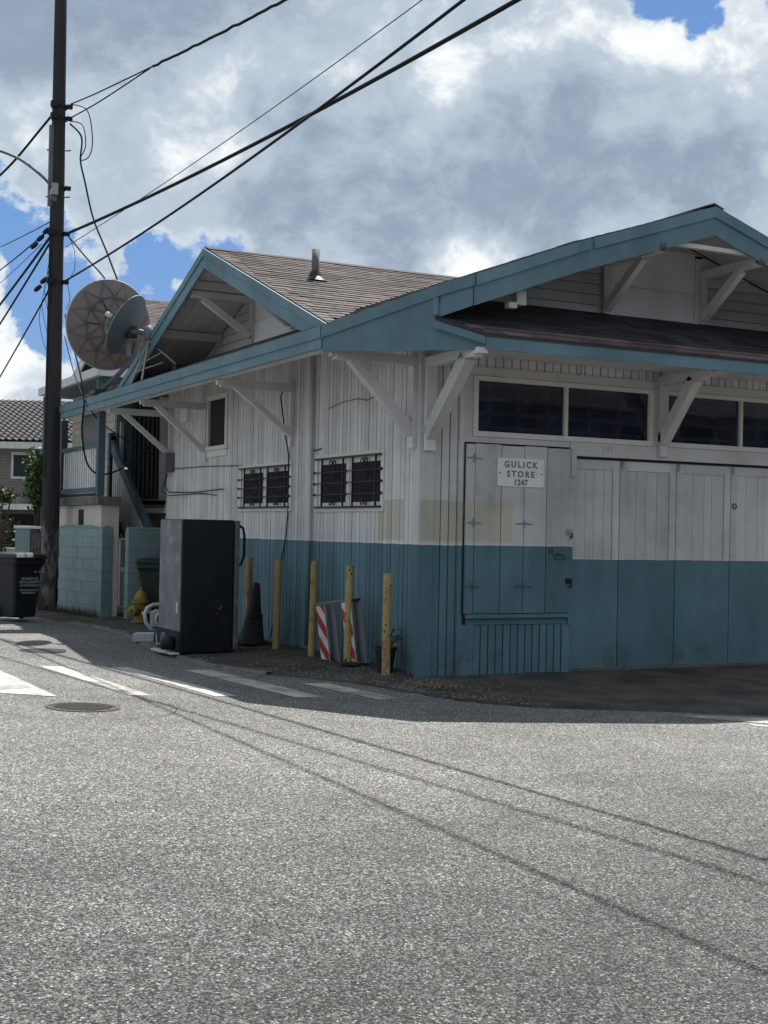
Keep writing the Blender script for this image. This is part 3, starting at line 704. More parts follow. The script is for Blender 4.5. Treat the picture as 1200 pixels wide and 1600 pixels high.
MB().tube([(-.02, 3.87, 3.56), (-.08, 3.86, 3.40), (-.03, 3.80, 2.9), (-.03, 3.66, 2.6), (-.02, 3.66, 1.9), (-.02, 3.72, 1.5), (-.03, 3.90, 1.0), (-.02, 4.02, .5), (-.06, 4.1, .1)], .009, 6).build('cable', M_CABLE, B)
MB().tube([(-.015, 2.45, 3.14), (-.013, 2.0, 3.19), (-.014, 1.6, 3.20), (-.013, 1.35, 3.16), (-.015, 1.1, 3.2)], .006, 5).build('cable', M_PENCIL, B)
MB().tube([(-.02, 2.86, 2.62), (-.02, 2.62, 2.64)], .008, 5).build('cable', M_CABLE, B)

# roof ----------------------------------------------------------------
xs_r = [-1.15, -.2, 1.3, 3.2]
def deck(mirror=False):
    mb = MB(); th = .035
    def P(x, y, dz): return ((2*RX-x) if mirror else x, y, zroof(x)+dz)
    cell = []
    segs = [((-1.15, .12), (-.2, -.83)), ((-.2, -.83), (.02, YF)), ((.02, YF), (1.3, YF)), ((1.3, YF), (3.2, YF))]
    for (xa, ya), (xb, yb) in segs:
        top = [P(xa, ya, 0), P(xb, yb, 0), P(xb, YB, 0), P(xa, YB, 0)]; bot = [P(xa, ya, -th), P(xb, yb, -th), P(xb, YB, -th), P(xa, YB, -th)]
        mb.add(top+bot, [(0, 1, 2, 3), (7, 6, 5, 4), (0, 4, 5, 1), (3, 2, 6, 7)])
    mb.add([P(-1.15, .12, 0), P(-1.15, YB, 0), P(-1.15, YB, -th), P(-1.15, .12, -th)], [(0, 1, 2, 3)])
    return mb
roof = MB(); d1, d2 = deck(), deck(True); roof.add(d1.v, d1.f); roof.add(d2.v, [tuple(reversed(f)) for f in d2.f])
roof = roof.build('roof', M_SHIN2, B)
# soffit boards under the side eave and the front rake (white, run along the slope)
def soffit():
    sv = MB()
    yy = .16
    while yy < YB-.1:
        sv.add([(-1.12, yy, zroof(-1.12)-.045), (-1.12, yy+.136, zroof(-1.12)-.045), (-.02, yy+.136, zroof(-.02)-.045), (-.02, yy, zroof(-.02)-.045),
                (-1.12, yy, zroof(-1.12)-.039), (-1.12, yy+.136, zroof(-1.12)-.039), (-.02, yy+.136, zroof(-.02)-.039), (-.02, yy, zroof(-.02)-.039)],
               [(0, 1, 2, 3), (7, 6, 5, 4), (0, 3, 7, 4), (1, 5, 6, 2), (0, 4, 5, 1)])
        yy += .143
    sv.build('soffit', M_WHITE, B, kind='stuff')
    fv = MB()
    for sgn in (0, 1):
        for (xa, xb) in ((.05, 1.3), (1.3, 3.2)):
            for k in range(7):
                ya, yb = -1.03+k*.147, -1.03+k*.147+.141
                q = []
                for dz in (-.046, -.038):
                    for (x_, y_) in ((xa, ya), (xb, ya), (xb, yb), (xa, yb)):
                        q.append(((2*RX-x_) if sgn else x_, y_, zroof(x_)+dz))
                fv.add(q, [(0, 3, 2, 1), (4, 5, 6, 7), (0, 1, 5, 4), (2, 3, 7, 6)])
    fv.build('soffit', M_WHITE, B, kind='stuff')
soffit()
# side fascia, chamfered corner panel, front fascia, rake boards
box('fascia_board', (-1.178, .12, 3.555), (-1.152, YB, 3.775), M_TEAL, B)
box('fascia_board', (-1.196, .12, 3.668), (-1.1785, YB, 3.792), M_TEAL, B)
for a, b in ((.6, 3.7), (3.705, 7.5)): pass
d_ = Vector((1, -1, 0)).normalized(); n_ = Vector((-1, -1, 0)).normalized()
def chamf(s, z, out=0.0): 
    p = Vector((-1.15, .12, 0)) + d_*s + n_*out; return (p.x, p.y, z)
def s_of(x): return (x+1.15)*math.sqrt(2)
S1, S2, S3 = s_of(-.26), s_of(.02), s_of(.11)
def chz(s): return zroof(-1.15 + s/math.sqrt(2))
MB().prism([chamf(0, 3.515), chamf(S3, 3.50), chamf(S3, 3.665), chamf(S1, 3.84), chamf(S1, chz(S1)-.01), chamf(s_of(-.2), chz(s_of(-.2))-.01), chamf(0, chz(0)-.02)], n_*.022).build('fascia_panel', M_TEAL, B, label='broad teal panel across the cut corner of the eaves')
MB().prism([chamf(S1, chz(S1)-.34), chamf(S2, chz(S2)-.33), chamf(S2, chz(S2)-.01), chamf(S1, chz(S1)-.01)], n_*.020).build('rake_board', M_TEAL, B)
MB().prism([chamf(-.015, 3.665, .023), chamf(s_of(-.2), chz(s_of(-.2))-.125, .023), chamf(S2+.02, chz(S2)-.125, .023), chamf(S2+.02, chz(S2)-.004, .023), chamf(s_of(-.2), chz(s_of(-.2))-.004, .023), chamf(-.015, 3.795, .023)], n_*.02).build('rake_trim', M_TEAL, B)
MB().prism([chamf(S1-.03, 3.875, .0225), chamf(S1+.03, 3.875, .0225), chamf(S1+.03, chz(S1)-.127, .0225), chamf(S1-.03, chz(S1)-.127, .0225)], n_*.014).build('cover_strip', M_TEAL, B)
for sg in (0, 1):
    def q(x, z): return ((2*RX-x) if sg else x, YF, z)
    k0 = .02 if not sg else -1.15
    xsA = [k0, 1.3, 3.2]
    P_ = [q(x, zroof(x)-.33) for x in xsA] + [q(x, zroof(x)-.008) for x in reversed(xsA)]
    MB().prism(P_, (0, -.026, 0)).build('rake_board', M_TEAL, B)
    a = Vector((0, -.0262, 0))
    def seg(xa, xb): MB().prism([Vector(q(xa, zroof(xa)-.125))+a, Vector(q(xb, zroof(xb)-.125))+a, Vector(q(xb, zroof(xb)-.002))+a, Vector(q(xa, zroof(xa)-.002))+a], (0, -.022, 0)).build('rake_trim', M_TEAL, B)
    if not sg: seg(.03, 1.3); seg(1.3, 1.47); seg(1.52, 3.2)
    else: seg(k0, 1.3); seg(1.3, 3.2)
box('fascia_board', (.11, -1.182, 3.505), (7.4, -1.156, 3.655), M_TEAL, B)
MB().prism([(.02, -1.075, 3.56), (.13, -1.16, 3.56), (.13, -1.16, 3.66), (.02, -1.075, 3.66)], (.0, -.02, 0)).build('fascia_board', M_TEAL, B)
# pent roof over the front
PZ = lambda y_: 3.665 + .483*(y_+1.19)
pent = MB(); pp = [(.10, -1.19), (7.45, -1.19), (7.45, .02), (.05, .02), (-.29, -.80)]
pent.add([(x_, y_, PZ(y_)) for x_, y_ in pp] + [(x_, y_, PZ(y_)-.03) for x_, y_ in pp], [(0, 1, 2, 3, 4), (9, 8, 7, 6, 5), (0, 5, 6, 1), (4, 9, 5, 0)])
pent = pent.build('pent_roof', M_SHIN2, B)
MB().prism([(.085, -1.205, PZ(-1.19)-.035), (.085, -1.205, PZ(-1.19)-.115), (-.315, -.805, PZ(-.80)-.115), (-.315, -.805, PZ(-.80)-.035)], n_*.022).build('rake_trim', M_TEAL, B)
MB().box((.13, -1.15, 3.60), (7.4, -.02, 3.604)).build('soffit', M_WHITE, B)

# shingles: tapered tabs laid in courses
def tab_verts(O, ux, up, nrm, wd, ln, th):
    O, ux, up, nrm = Vector(O), Vector(ux), Vector(up), Vector(nrm)
    return [O, O+ux*wd, O+ux*wd+up*ln, O+up*ln, O+nrm*th, O+ux*wd+nrm*th, O+ux*wd+up*ln+nrm*.002, O+up*ln+nrm*.002]
TABF = [(4, 5, 6, 7), (0, 1, 5, 4), (1, 2, 6, 5), (3, 0, 4, 7)]
def main_shingles():
    mb = MB()
    for (xa, za), (xb, zb) in zip(ROOFP[:-1], ROOFP[1:]):
        L = math.hypot(xb-xa, zb-za); up = Vector(((xb-xa)/L, 0, (zb-za)/L)); nr = Vector((-up.z, 0, up.x))
        n = max(1, round(L/.14)); 
        for k in range(n):
            x_ = xa + (xb-xa)*k/n; off = random.uniform(0, .3)
            y0 = max(YF, .12-(x_+1.15)) - .01
            yy = y0 - off
            while yy < YB:
                wd = .32; a = max(yy, y0); b = min(yy+wd-.006, YB)
                if b-a > .03:
                    yc = (a+b)/2
                    inside = x_ > -.98 and abs(yc-CY) < 4.0 and zcross(yc) > zroof(x_)+.05
                    if not inside:
                        v = tab_verts((x_-.01*(k == 0), a, zroof(x_)+.002), (0, b-a, 0), up*1.25, nr, 1, L/n, .009+random.uniform(0, .005))
                        mb.add(v, [tuple(reversed(f)) for f in TABF], random.random())
                yy += wd
    mb.build('shingle', M_SHIN, roof, kind='stuff')
main_shingles()
def pent_shingles():
    mb = MB(); lo_ = MB(); L = math.hypot(1.21, .585); up = Vector((0, 1.21/L, .585/L)); nr = Vector((0, -up.z, up.y)); n = 10
    for k in range(n):
        y_ = -1.195+1.21*k/n; off = random.uniform(0, .3); x0 = .10-(y_+1.19) if y_ < -.80 else -.29+(y_+.8)*.42
        xx = x0-off
        while xx < 7.45:
            a, b = max(x0-.01, xx), min(xx+.314, 7.45)
            if b-a > .03: (lo_ if k < 2 else mb).add(tab_verts((a, y_, PZ(y_)+.002), (b-a, 0, 0), up*1.25, nr, 1, L/n, .010+random.uniform(0, .006)), TABF, random.random())
            xx += .32
    mb.build('shingle', M_SHIN2, pent, kind='stuff'); lo_.build('shingle', M_SHIN3, pent, kind='stuff')  # same shingle throughout: shade painted into the upper courses, lowest two kept lighter
pent_shingles()

# cross gable -----------------------------------------------------------
XG = -1.0
cg = MB(); th = .035
for sg in (-1, 1):
    yf = CY + sg*4.12
    top = [(XG, CY, CZ), (RX, CY, CZ), (RX, yf, zcross(yf)), (XG, yf, zcross(yf))]
    vv = top + [(a, b, c-th) for a, b, c in top]
    ff = [(0, 1, 2, 3), (7, 6, 5, 4), (0, 3, 7, 4), (3, 2, 6, 7)]
    cg.add(vv, ff if sg < 0 else [tuple(reversed(f)) for f in ff])
croof = cg.build('roof', M_SHIN2, B)
L = math.hypot(1, CS)
proto = MB().add(tab_verts((0, 0, 0), (.314, 0, 0), (0, .19/L, .19*CS/L), (0, -CS/L, 1/L), 1, 1, .016), TABF).build('shingle', M_SHIN, croof)
n_course = 31; protos_used = 0; joined = MB(); cand = []
for k in range(n_course):
    y_ = .30 + (CY-.30)*k/n_course; z_ = zcross(y_); off = random.uniform(0, .3)
    xx = XG - off
    while xx < RX:
        a, b = max(XG-.012, xx), xx+.314
        if zroof(min((a+b)/2, RX)) < z_+.06 or a < -.9: cand.append((k, a, b, y_, z_))
        xx += .32
for i, (k, a, b, y_, z_) in enumerate(cand):
    full = abs((b-a)-.314) < .001
    if full and protos_used < 290:
        o = proto if protos_used == 0 else share(proto, 'shingle', croof)
        o.location = (a, y_, z_+.002+random.uniform(0, .004)); protos_used += 1
    else:
        joined.add(tab_verts((a, y_, z_+.002), (b-a, 0, 0), (0, .19/L, .19*CS/L), (0, -CS/L, 1/L), 1, 1, .012), TABF, random.random())
joined.build('shingle', M_SHIN, croof, kind='stuff')
MB().beam((XG-.01, CY-.07, CZ-.008), (RX, CY-.07, CZ-.008), .15, .012, (0, -CS, 1), .35).beam((XG-.01, CY+.07, CZ-.008), (RX, CY+.07, CZ-.008), .15, .012, (0, CS, 1), .35).build('ridge_cap', M_SHIN, croof)
MB().beam((RX-.07, YF-.02, RZ+.012), (RX-.07, YB, RZ+.012), .15, .014, (-.34, 0, 1)).beam((RX+.07, YF-.02, RZ+.012), (RX+.07, YB, RZ+.012), .15, .014, (.34, 0, 1)).build('ridge_cap', M_SHIN, roof)
for sg in (-1, 1):
    yf = CY+sg*4.12
    def G(x_, y_, dz): return (x_, y_, zcross(y_)+dz)
    MB().prism([G(XG, CY, -.27), G(XG, yf, -.27), G(XG, yf, -.006), G(XG, CY, -.006)], (-.026, 0, 0)).build('rake_board', M_TEAL, B)
    MB().prism([G(XG-.0262, CY, -.105), G(XG-.0262, yf, -.105), G(XG-.0262, yf, -.002), G(XG-.0262, CY, -.002)], (-.02, 0, 0)).build('rake_trim', M_TEAL, B)
    sb = MB()
    for k in range(7):
        xa, xb = XG+.01+k*.143, XG+.01+k*.143+.137
        q = [G(xa, CY, -.046), G(xb, CY, -.046), G(xb, yf, -.046), G(xa, yf, -.046), G(xa, CY, -.038), G(xb, CY, -.038), G(xb, yf, -.038), G(xa, yf, -.038)]
        ff = [(0, 1, 2, 3), (7, 6, 5, 4), (0, 4, 5, 1), (3, 2, 6, 7), (0, 3, 7, 4), (1, 5, 6, 2)]; sb.add(q, ff)
    sb.build('soffit', M_WHITE, B, kind='stuff')
    for yy, xe in ((CY+sg*.72, -.98), (CY+sg*2.1, -.98)):
        br = box('lookout_beam', (xe, yy-.045, zcross(yy)-.17), (0, yy+.045, zcross(yy)-.05), M_WHITE, B)
    yy = CY+sg*.72; zt = zcross(yy)-.17
    bk = MB().box((-.95, yy-.045, 4.86), (.0, yy+.045, 4.95)).build('bracket', M_WHITE, B)
    MB().beam((-.06, yy, 4.38), (-.78, yy, 4.85), .085, .085).build('brace', M_WHITE, bk)
    box('post', (-.05, yy-.045, 4.30), (-.0, yy+.045, 4.858), M_WHITE, bk)
# gable wall siding: lapped boards; the triangle between the two roofs
def tri_boards(plane, wall, c0, half, z0, zfun, vents):
    def reach(zz):
        q = 0.0
        while q < half and zfun(c0+q+.02) - .055 > zz: q += .02
        return q
    z = z0
    while True:
        zt = z+.125; s0, s1 = reach(z), reach(zt)
        if s0 < .1: break
        for (a, b, at, bt) in vents(z, c0-s0, c0+s0, c0-s1, c0+s1):
            if b-a < .05: continue
            bt = max(bt, at+.002)
            v = [(a, .0, z), (b, .0, z), (b, .03, z), (a, .03, z), (at, .012, zt-.006), (bt, .012, zt-.006), (bt, .03, zt-.006), (at, .03, zt-.006)]
            f = [(0, 3, 2, 1), (4, 5, 6, 7), (0, 1, 5, 4), (1, 2, 6, 5), (3, 0, 4, 7)]
            if plane == 'x': v = [(p[1], p[0], p[2]) for p in v]; f = [tuple(reversed(q)) for q in f]
            MB().add(v, f).build('siding_board', M_GABLE, wall)
        z = zt
def split_at(l, r, zmax):
    return lambda z, a, b, at, bt: [(a, l, min(at, l-.01), l), (r, b, r, max(bt, r+.01))] if z < zmax and a < l-.05 else ([(a, b, at, bt)] if z >= zmax else [])
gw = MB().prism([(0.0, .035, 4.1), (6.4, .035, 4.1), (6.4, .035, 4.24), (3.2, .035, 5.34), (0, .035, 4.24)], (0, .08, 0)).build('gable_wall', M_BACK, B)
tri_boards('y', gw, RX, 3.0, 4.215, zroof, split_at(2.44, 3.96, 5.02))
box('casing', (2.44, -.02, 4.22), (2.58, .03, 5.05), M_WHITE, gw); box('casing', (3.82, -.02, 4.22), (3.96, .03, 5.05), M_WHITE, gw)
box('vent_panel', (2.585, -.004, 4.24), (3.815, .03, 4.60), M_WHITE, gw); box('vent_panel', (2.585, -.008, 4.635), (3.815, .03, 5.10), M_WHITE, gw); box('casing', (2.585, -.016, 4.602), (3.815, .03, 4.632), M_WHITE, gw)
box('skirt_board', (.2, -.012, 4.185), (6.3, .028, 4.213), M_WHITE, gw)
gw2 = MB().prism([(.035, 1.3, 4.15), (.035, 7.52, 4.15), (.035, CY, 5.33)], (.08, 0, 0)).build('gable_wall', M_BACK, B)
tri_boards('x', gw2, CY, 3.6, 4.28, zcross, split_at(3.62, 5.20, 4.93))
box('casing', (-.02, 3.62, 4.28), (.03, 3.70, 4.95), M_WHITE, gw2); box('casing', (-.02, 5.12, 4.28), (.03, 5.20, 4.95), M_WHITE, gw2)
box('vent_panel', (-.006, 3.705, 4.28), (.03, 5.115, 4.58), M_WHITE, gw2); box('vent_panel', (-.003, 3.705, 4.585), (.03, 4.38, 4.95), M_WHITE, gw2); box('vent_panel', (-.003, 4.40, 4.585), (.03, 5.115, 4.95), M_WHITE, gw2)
# front gable brackets
for xx in (2.467, 3.93):
    bk = MB().box((xx-.05, -1.0, 4.80), (xx+.05, .0, 4.90)).build('bracket', M_WHITE, B)
    MB().beam((xx, -.05, 4.31), (xx, -.72, 4.80), .10, .085, (1, 0, 0)).build('brace', M_WHITE, bk)
    box('post', (xx-.05, -.055, 4.24), (xx+.05, -.021, 4.798), M_WHITE, bk)
    MB().lathe([(.0, -.05), (.045, -.04), (.05, 0), (.045, .04), (0, .05)], 10, (xx, -1.05, 4.86), (1, 0, 0)).build('beam_end', M_DISHRIB, bk)
MB().beam((2.40, -1.0, 4.925), (4.0, -1.0, 4.925), .07, .05).build('purlin', M_WHITE, B)
# eave knee brackets along the side and front
def knee(side, p, foot, top, w_, tip, corner=False):
    if side == 'x':
        bm_ = MB().box((-tip, p-w_/2, top-.05), (.0, p+w_/2, top+.055)); 
        bk = bm_.build('bracket', M_WHITE, B, bevel=.006)
        MB().beam((-.05, p, foot+.08), (-tip+.20, p, top-.02), w_*.95, w_*.95, (0, 1, 0)).build('brace', M_WHITE, bk, bevel=.005)
        box('post', (-.075, p-w_/2, foot-.09), (-.023, p+w_/2, top-.052), M_WHITE, bk, bevel=.005) if corner else box('post', (-.055, p-w_/2+.01, foot-.09), (-.001, p+w_/2-.01, top-.052), M_WHITE, bk)
        box('beam_end', (-tip-.05, p-w_*.42, top-.025), (-tip+.001, p+w_*.42, top+.035), M_WHITE, bk)
    else:
        bk = MB().box((p-w_/2, -tip, top-.05), (p+w_/2, .0, top+.055)).build('bracket', M_WHITE, B, bevel=.006)
        MB().beam((p, -.05, foot+.08), (p, -tip+.20, top-.02), w_*1.15, w_*1.0, (1, 0, 0)).build('brace', M_WHITE, bk, bevel=.005)
        box('post', (p-w_/2, -.085, foot-.10), (p+w_/2, -.031, top-.052), M_WHITE, bk, bevel=.005)
        box('beam_end', (p-w_*.42, -tip-.10, top-.02), (p+w_*.42, -tip+.001, top+.04), M_WHITE, bk)
knee('x', .12, 2.62, 3.50, .12, 1.02, True)
knee('x', 3.60, 2.80, 3.50, .085, 1.05); knee('x', 7.02, 2.72, 3.50, .085, 1.05); knee('x', 8.80, 2.74, 3.50, .085, 1.05)
knee('y', .085, 2.60, 3.485, .13, 1.06); knee('y', 3.325, 2.67, 3.49, .12, .84); knee('y', 6.1, 2.67, 3.49, .12, .84)
box('plate', (-1.08, .30, 3.555), (-1.0, YB, 3.61), M_WHITE, B)
box('beam_end', (3.36, -.98, 3.50), (3.50, -.86, 3.60), M_WHITE, B)
# gable lookouts that peep out under the rake near the pent
MB().box((.62, -.95, 4.05), (.74, -.85, 4.20)).box((.50, -.99, 4.00), (.60, -.90, 4.06)).build('beam_end', M_WHITE, B)
vx, vy = -.03, 2.9
vp = MB().tube([(vx, vy, zcross(vy)-.1), (vx, vy, zcross(vy)+.40)], .05, 12).build('vent_pipe', M_GREYPANEL, B, smooth=True)
MB().lathe([(.17, 0), (.10, .06), (.065, .13)], 14, (vx, vy, zcross(vy)-.02)).build('flashing', M_DARKDOOR, vp)

# ================================================================== sign
S = thing('store_sign', 'white metal sign lettered GULICK STORE 1247 on the shutter', 'sign', (1.283, -.0585, 2.30), rot=(0, R(.2), 0))
def rrect(w_, h_, r_, n=5):
    P_ = []
    for (cx, cz, a0) in ((w_/2-r_, h_/2-r_, 0), (-w_/2+r_, h_/2-r_, 90), (-w_/2+r_, -h_/2+r_, 180), (w_/2-r_, -h_/2+r_, 270)):
        for k in range(n+1):
            a = R(a0+90*k/n); P_.append((cx+r_*math.cos(a), cz+r_*math.sin(a)))
    return P_
MB().prism([(a, 0, b) for a, b in rrect(.635, .325, .03)], (0, -.010, 0)).build('plate', M_SIGN, S)
for body, zz, sz, sp in (('GULICK', .088, .098, 1.42), ('STORE', -.022, .098, 1.42), ('1247', -.116, .092, 1.05)):
    text('lettering', body, sz, M_SIGNTXT, S, (-.005, -.0108, zz), (R(90), 0, 0), bold=.0035, space=sp)
for sx_ in (-.285, .285): MB().lathe([(.009, 0), (.008, .006), (0, .008)], 10, (sx_, -.0102, -.01), (0, -1, 0)).build('screw', M_INK, S)

# ================================================================== street furniture and things by the wall
def bollard(x, y, z, h, lean, label, rust):
    t = thing('bollard', label, 'bollard', (x, y, z), 0, 'yellow pipe bollards along the side wall', rot=(lean[0], lean[1], 0))
    MB().lathe([(.048, -.15), (.048, .02), (.0475, h*.5), (.046, h-.006), (.040, h), (.038, h-.03)], 16).build('pipe', M_YELLOW, t, smooth=False)
    MB().lathe([(.0, h-.03), (.038, h-.028), (.038, h-.02), (0, h-.02)], 12).build('cap', M_DISHRIB, t)
    if rust:
        c = MB()
        for k in range(rust):
            a = random.uniform(2.6, 5.2); zz = random.choice([random.uniform(.02, .2), random.uniform(h*.4, h)])
            p = Vector((.0475*math.cos(a), .0475*math.sin(a), zz)); tn = Vector((-math.sin(a), math.cos(a), 0)); o = Vector((math.cos(a), math.sin(a), 0))*.0015
            s_ = random.uniform(.006, .016); c.add([p+o-tn*s_, p+o+Vector((0, 0, -s_*1.4)), p+o+tn*s_*.9, p+o+Vector((0, 0, s_*1.2))], [(0, 1, 2, 3)])
        c.build('rust_spot', M_INK, t)
    return t
bollard(-.285, .18, -.01, 1.14, (R(.3), R(-.2)), 'chipped yellow pipe bollard nearest the front corner beside the black pot', 14)
bollard(-.35, 1.03, .035, 1.16, (R(.2), R(.5)), 'yellow pipe bollard standing in front of the striped barricade', 4)
bollard(-.32, 2.12, .06, 1.15, (R(0), R(.9)), 'yellow pipe bollard just left of the striped barricade', 0)
bollard(-.37, 3.15, .06, 1.15, (R(.4), R(.2)), 'yellow pipe bollard standing alone between the dark cone and the barricade', 0)
bollard(-.33, 4.26, .06, 1.15, (R(0), R(0)), 'orange yellow pipe bollard half hidden behind the dark cone', 0)

# refrigerator
F = thing('refrigerator', 'tall discarded black refrigerator with its dusty grey back turned to the street', 'refrigerator', (-1.745, 2.95, 0.0), R(2.5))
FW, FD, FH = .70, .78, 1.70     # along the side face, along the back, height
cab = MB().box((.012, 0, .03), (FW, FD, FH)).build('cabinet', M_FRIDGE, F, bevel=.012)
MB().box((0, .018, .30), (.0125, FD-.012, FH-.015)).build('back_panel', M_FRIDGEBACK, F, bevel=.003, label='dusty grey steel back panel')
box('door', (FW+.02, .0, .06), (FW+.085, FD, FH-.005), M_FRIDGEBACK, F, bevel=.012, label='grey edged door on the far side')
MB().tube([(FW+.085, .06, FH-.06), (FW+.15, .06, FH-.10), (FW+.17, .06, FH-.2), (FW+.17, .06, FH-.45), (FW+.13, .06, FH-.56), (FW+.085, .06, FH-.58)], .018, 8).build('handle', M_IRON, F, smooth=True)
MB().box((-.004, .03, .035), (.011, FD-.02, .295)).build('compressor_bay', M_BACK, F)
MB().lathe([(.0, 0), (.08, .01), (.095, .06), (.095, .12), (.07, .17), (0, .185)], 16, (-.08, .20, .055)).build('compressor', M_IRON, F, smooth=True)
MB().lathe([(.0, -.004), (.10, 0), (.10, .02), (.085, .025), (0, .01)], 18, (-.018, .50, .16), (-1, 0, 0)).build('fan_shroud', M_GREYPANEL, F)
MB().box((-.10, .02, .015), (.01, FD-.02, .036)).build('base_tray', M_WPLAST, F)
MB().tube([(-.06, .3, .16), (-.07, .36, .2), (-.05, .42, .12), (-.07, .62, .1), (-.05, .7, .22)], .008, 6).build('tube', M_METAL, F)
for yy in (.06, FD-.06):
    for xx in (.06, FW-.06): MB().lathe([(.022, 0), (.022, .03)], 10, (xx, yy, 0)).build('foot', M_IRON, F)
# dent marks / wiped patches of the back are in its material; a pale sticker
scf = MB()
for (a_, z_, l_, w_) in ((.52, .56, .06, .012), (.48, .50, .035, .006), (.44, .44, .02, .004), (.30, 1.18, .10, .0015)):
    scf.prism([(a_, .0, z_), (a_+l_*.7, .0, z_+l_*.8), (a_+l_*.7-w_, .0, z_+l_*.8+w_), (a_-w_*.6, .0, z_+w_)], (0, -.0008, 0))
scf.build('scuff', M_FRIDGEBACK, F)
box('sticker', (-.0015, .10, .52), (-.0002, .15, .66), M_WPLAST, F)

# traffic cone
T = thing('traffic_cone', 'tall dirty dark traffic cone behind the refrigerator', 'traffic cone', (-.44, 3.83, .055), R(12), rot=(R(2), R(3), R(12)))
MB().lathe([(.20, .03), (.185, .05), (.165, .06), (.115, .34), (.112, .345), (.104, .36), (.045, .80), (.033, .82), (.022, .80)], 22).build('body', M_CONE, T, smooth=True)
MB().box((-.23, -.23, 0), (.23, .23, .032)).build('base', M_CONE, T, bevel=.012)
MB().lathe([(.119, .335), (.121, .345), (.112, .40)], 22).build('collar', M_IRON, T)

# striped barricade lying on its side against the wall
Bq = thing('barricade', 'folding barricade with red and white striped boards stood on end against the wall', 'barricade', (-.235, 1.03, .05), R(0), rot=(R(-7), R(-4), R(5)))
def striped(y0, x0, lean):
    h, wd = .72, .20
    base = MB().box((x0-.012, y0, 0), (x0, y0+wd, h)).build('striped_board', M_RWHITE, Bq)
    st = MB(); k = -.3
    while k < 1.05:
        # diagonal band clipped to the board
        P_ = []
        lo, hi = k, k+.15
        poly = [(0, lo), (0, hi), (wd, hi+.22), (wd, lo+.22)]
        def clip(pl, lim, up):
            out = []
            for i in range(len(pl)):
                a, b = pl[i], pl[(i+1) % len(pl)]
                ia, ib = ((a[1] <= lim) if up else (a[1] >= lim)), ((b[1] <= lim) if up else (b[1] >= lim))
                if ia: out.append(a)
                if ia != ib:
                    t = (lim-a[1])/(b[1]-a[1]); out.append((a[0]+(b[0]-a[0])*t, lim))
            return out
        poly = clip(clip(poly, 0.0, False), h, True) if poly else []
        if len(poly) >= 3: st.prism([(x0-.0122, y0+p, q_) for p, q_ in poly], (-.002, 0, 0))
        k += .30
    st.build('stripe', M_RED, base)
    return base
striped(.50, -.06, 0); striped(-.12, -.06, 0)
for yy in (.40, -.22):
    MB().box((.015, yy, 0), (.028, yy+.17, .70)).build('rear_board', M_BARGREY, Bq)
MB().box((-.058, -.14, .735), (-.03, .72, .76)).box((-.058, -.14, .0), (-.03, .72, .03)).build('leg', M_BARGREY, Bq)
MB().box((.03, -.24, .70), (.055, .66, .725)).box((.03, -.24, .0), (.055, .66, .03)).build('leg', M_BARGREY, Bq)
MB().box((-.05, -.16, .715), (.05, -.14, .75)).build('hinge', M_IRON, Bq)
tag(MB().prism([(-.66, .98, .0), (-.50, .86, .0), (-.37, 1.22, .0), (-.52, 1.30, .0)], (0, 0, .035)).build('rubber_mat', M_CONE, loc=(.18, -.05, .045)), 'flat scrap of dark rubber on the pavement by the bollard', 'rubber scrap')

# plant pot
Pp = thing('plant_pot', 'black plastic pot with a scraggly green plant beside the nearest bollard', 'plant pot', (-.20, .36, .03))
MB().lathe([(.085, 0), (.115, .235), (.13, .24), (.13, .27), (.112, .27), (.10, .23)], 18).build('pot', M_PLANT_POT, Pp)
MB().lathe([(0, .232), (.105, .23)], 14).build('soil', M_SOIL, Pp)
stm = MB(); lv = MB()
for k in range(7):
    a = random.uniform(-1.2, 1.0); top = Vector((.05+.13*math.cos(a)*random.uniform(.4, 1.2), -.06+.12*math.sin(a), random.uniform(.34, .56)))
    stm.tube([(0, 0, .22), (top.x*.4, top.y*.4, .30), top], .006, 5)
    for j in range(6):
        p = Vector((0, 0, .26)).lerp(top, random.uniform(.5, 1.05)) + Vector([random.uniform(-.03, .03) for _ in range(3)]); s_ = random.uniform(.022, .04); b_ = random.uniform(0, 6.28)
        u = Vector((math.cos(b_), math.sin(b_), random.uniform(-.4, .6)))*s_; v_ = Vector((-math.sin(b_), math.cos(b_), random.uniform(-.5, .5)))*s_*.6
        lv.add([p-u, p+v_, p+u, p-v_], [(0, 1, 2, 3)])
stm.build('stem', M_TRUNK, Pp); lv.build('leaf', M_LEAF, Pp, kind='stuff')

# fire hydrant
H = thing('fire_hydrant', 'yellow fire hydrant in front of the green wheelie bin', 'fire hydrant', (-.62, 8.32, .03), R(20))
MB().lathe([(.15, 0), (.15, .03), (.115, .035), (.105, .06), (.105, .30), (.115, .31), (.145, .315), (.145, .345), (.118, .35), (.112, .40), (.085, .47), (.05, .51), (.03, .52), (.03, .56), (.022, .575), (0, .575)], 20).build('barrel', M_HYD, H, smooth=False)
for k in range(8):
    a = k*math.pi/4; MB().lathe([(.012, 0), (.012, .022), (0, .024)], 6, (.128*math.cos(a), .128*math.sin(a), .345)).build('bolt', M_HYD, H)
MB().lathe([(.075, .08), (.075, .15), (.092, .155), (.092, .185), (.085, .235), (.05, .25), (.022, .255), (.022, .285), (0, .287)], 16, (0, 0, .20), (-.95, -.25, 0)).build('pumper_nozzle', M_HYD, H)
MB().lathe([(.05, .08), (.05, .13), (.062, .135), (.062, .175), (.02, .18), (.02, .205), (0, .206)], 14, (0, 0, .21), (.3, -.95, 0)).build('hose_nozzle', M_HYD, H)
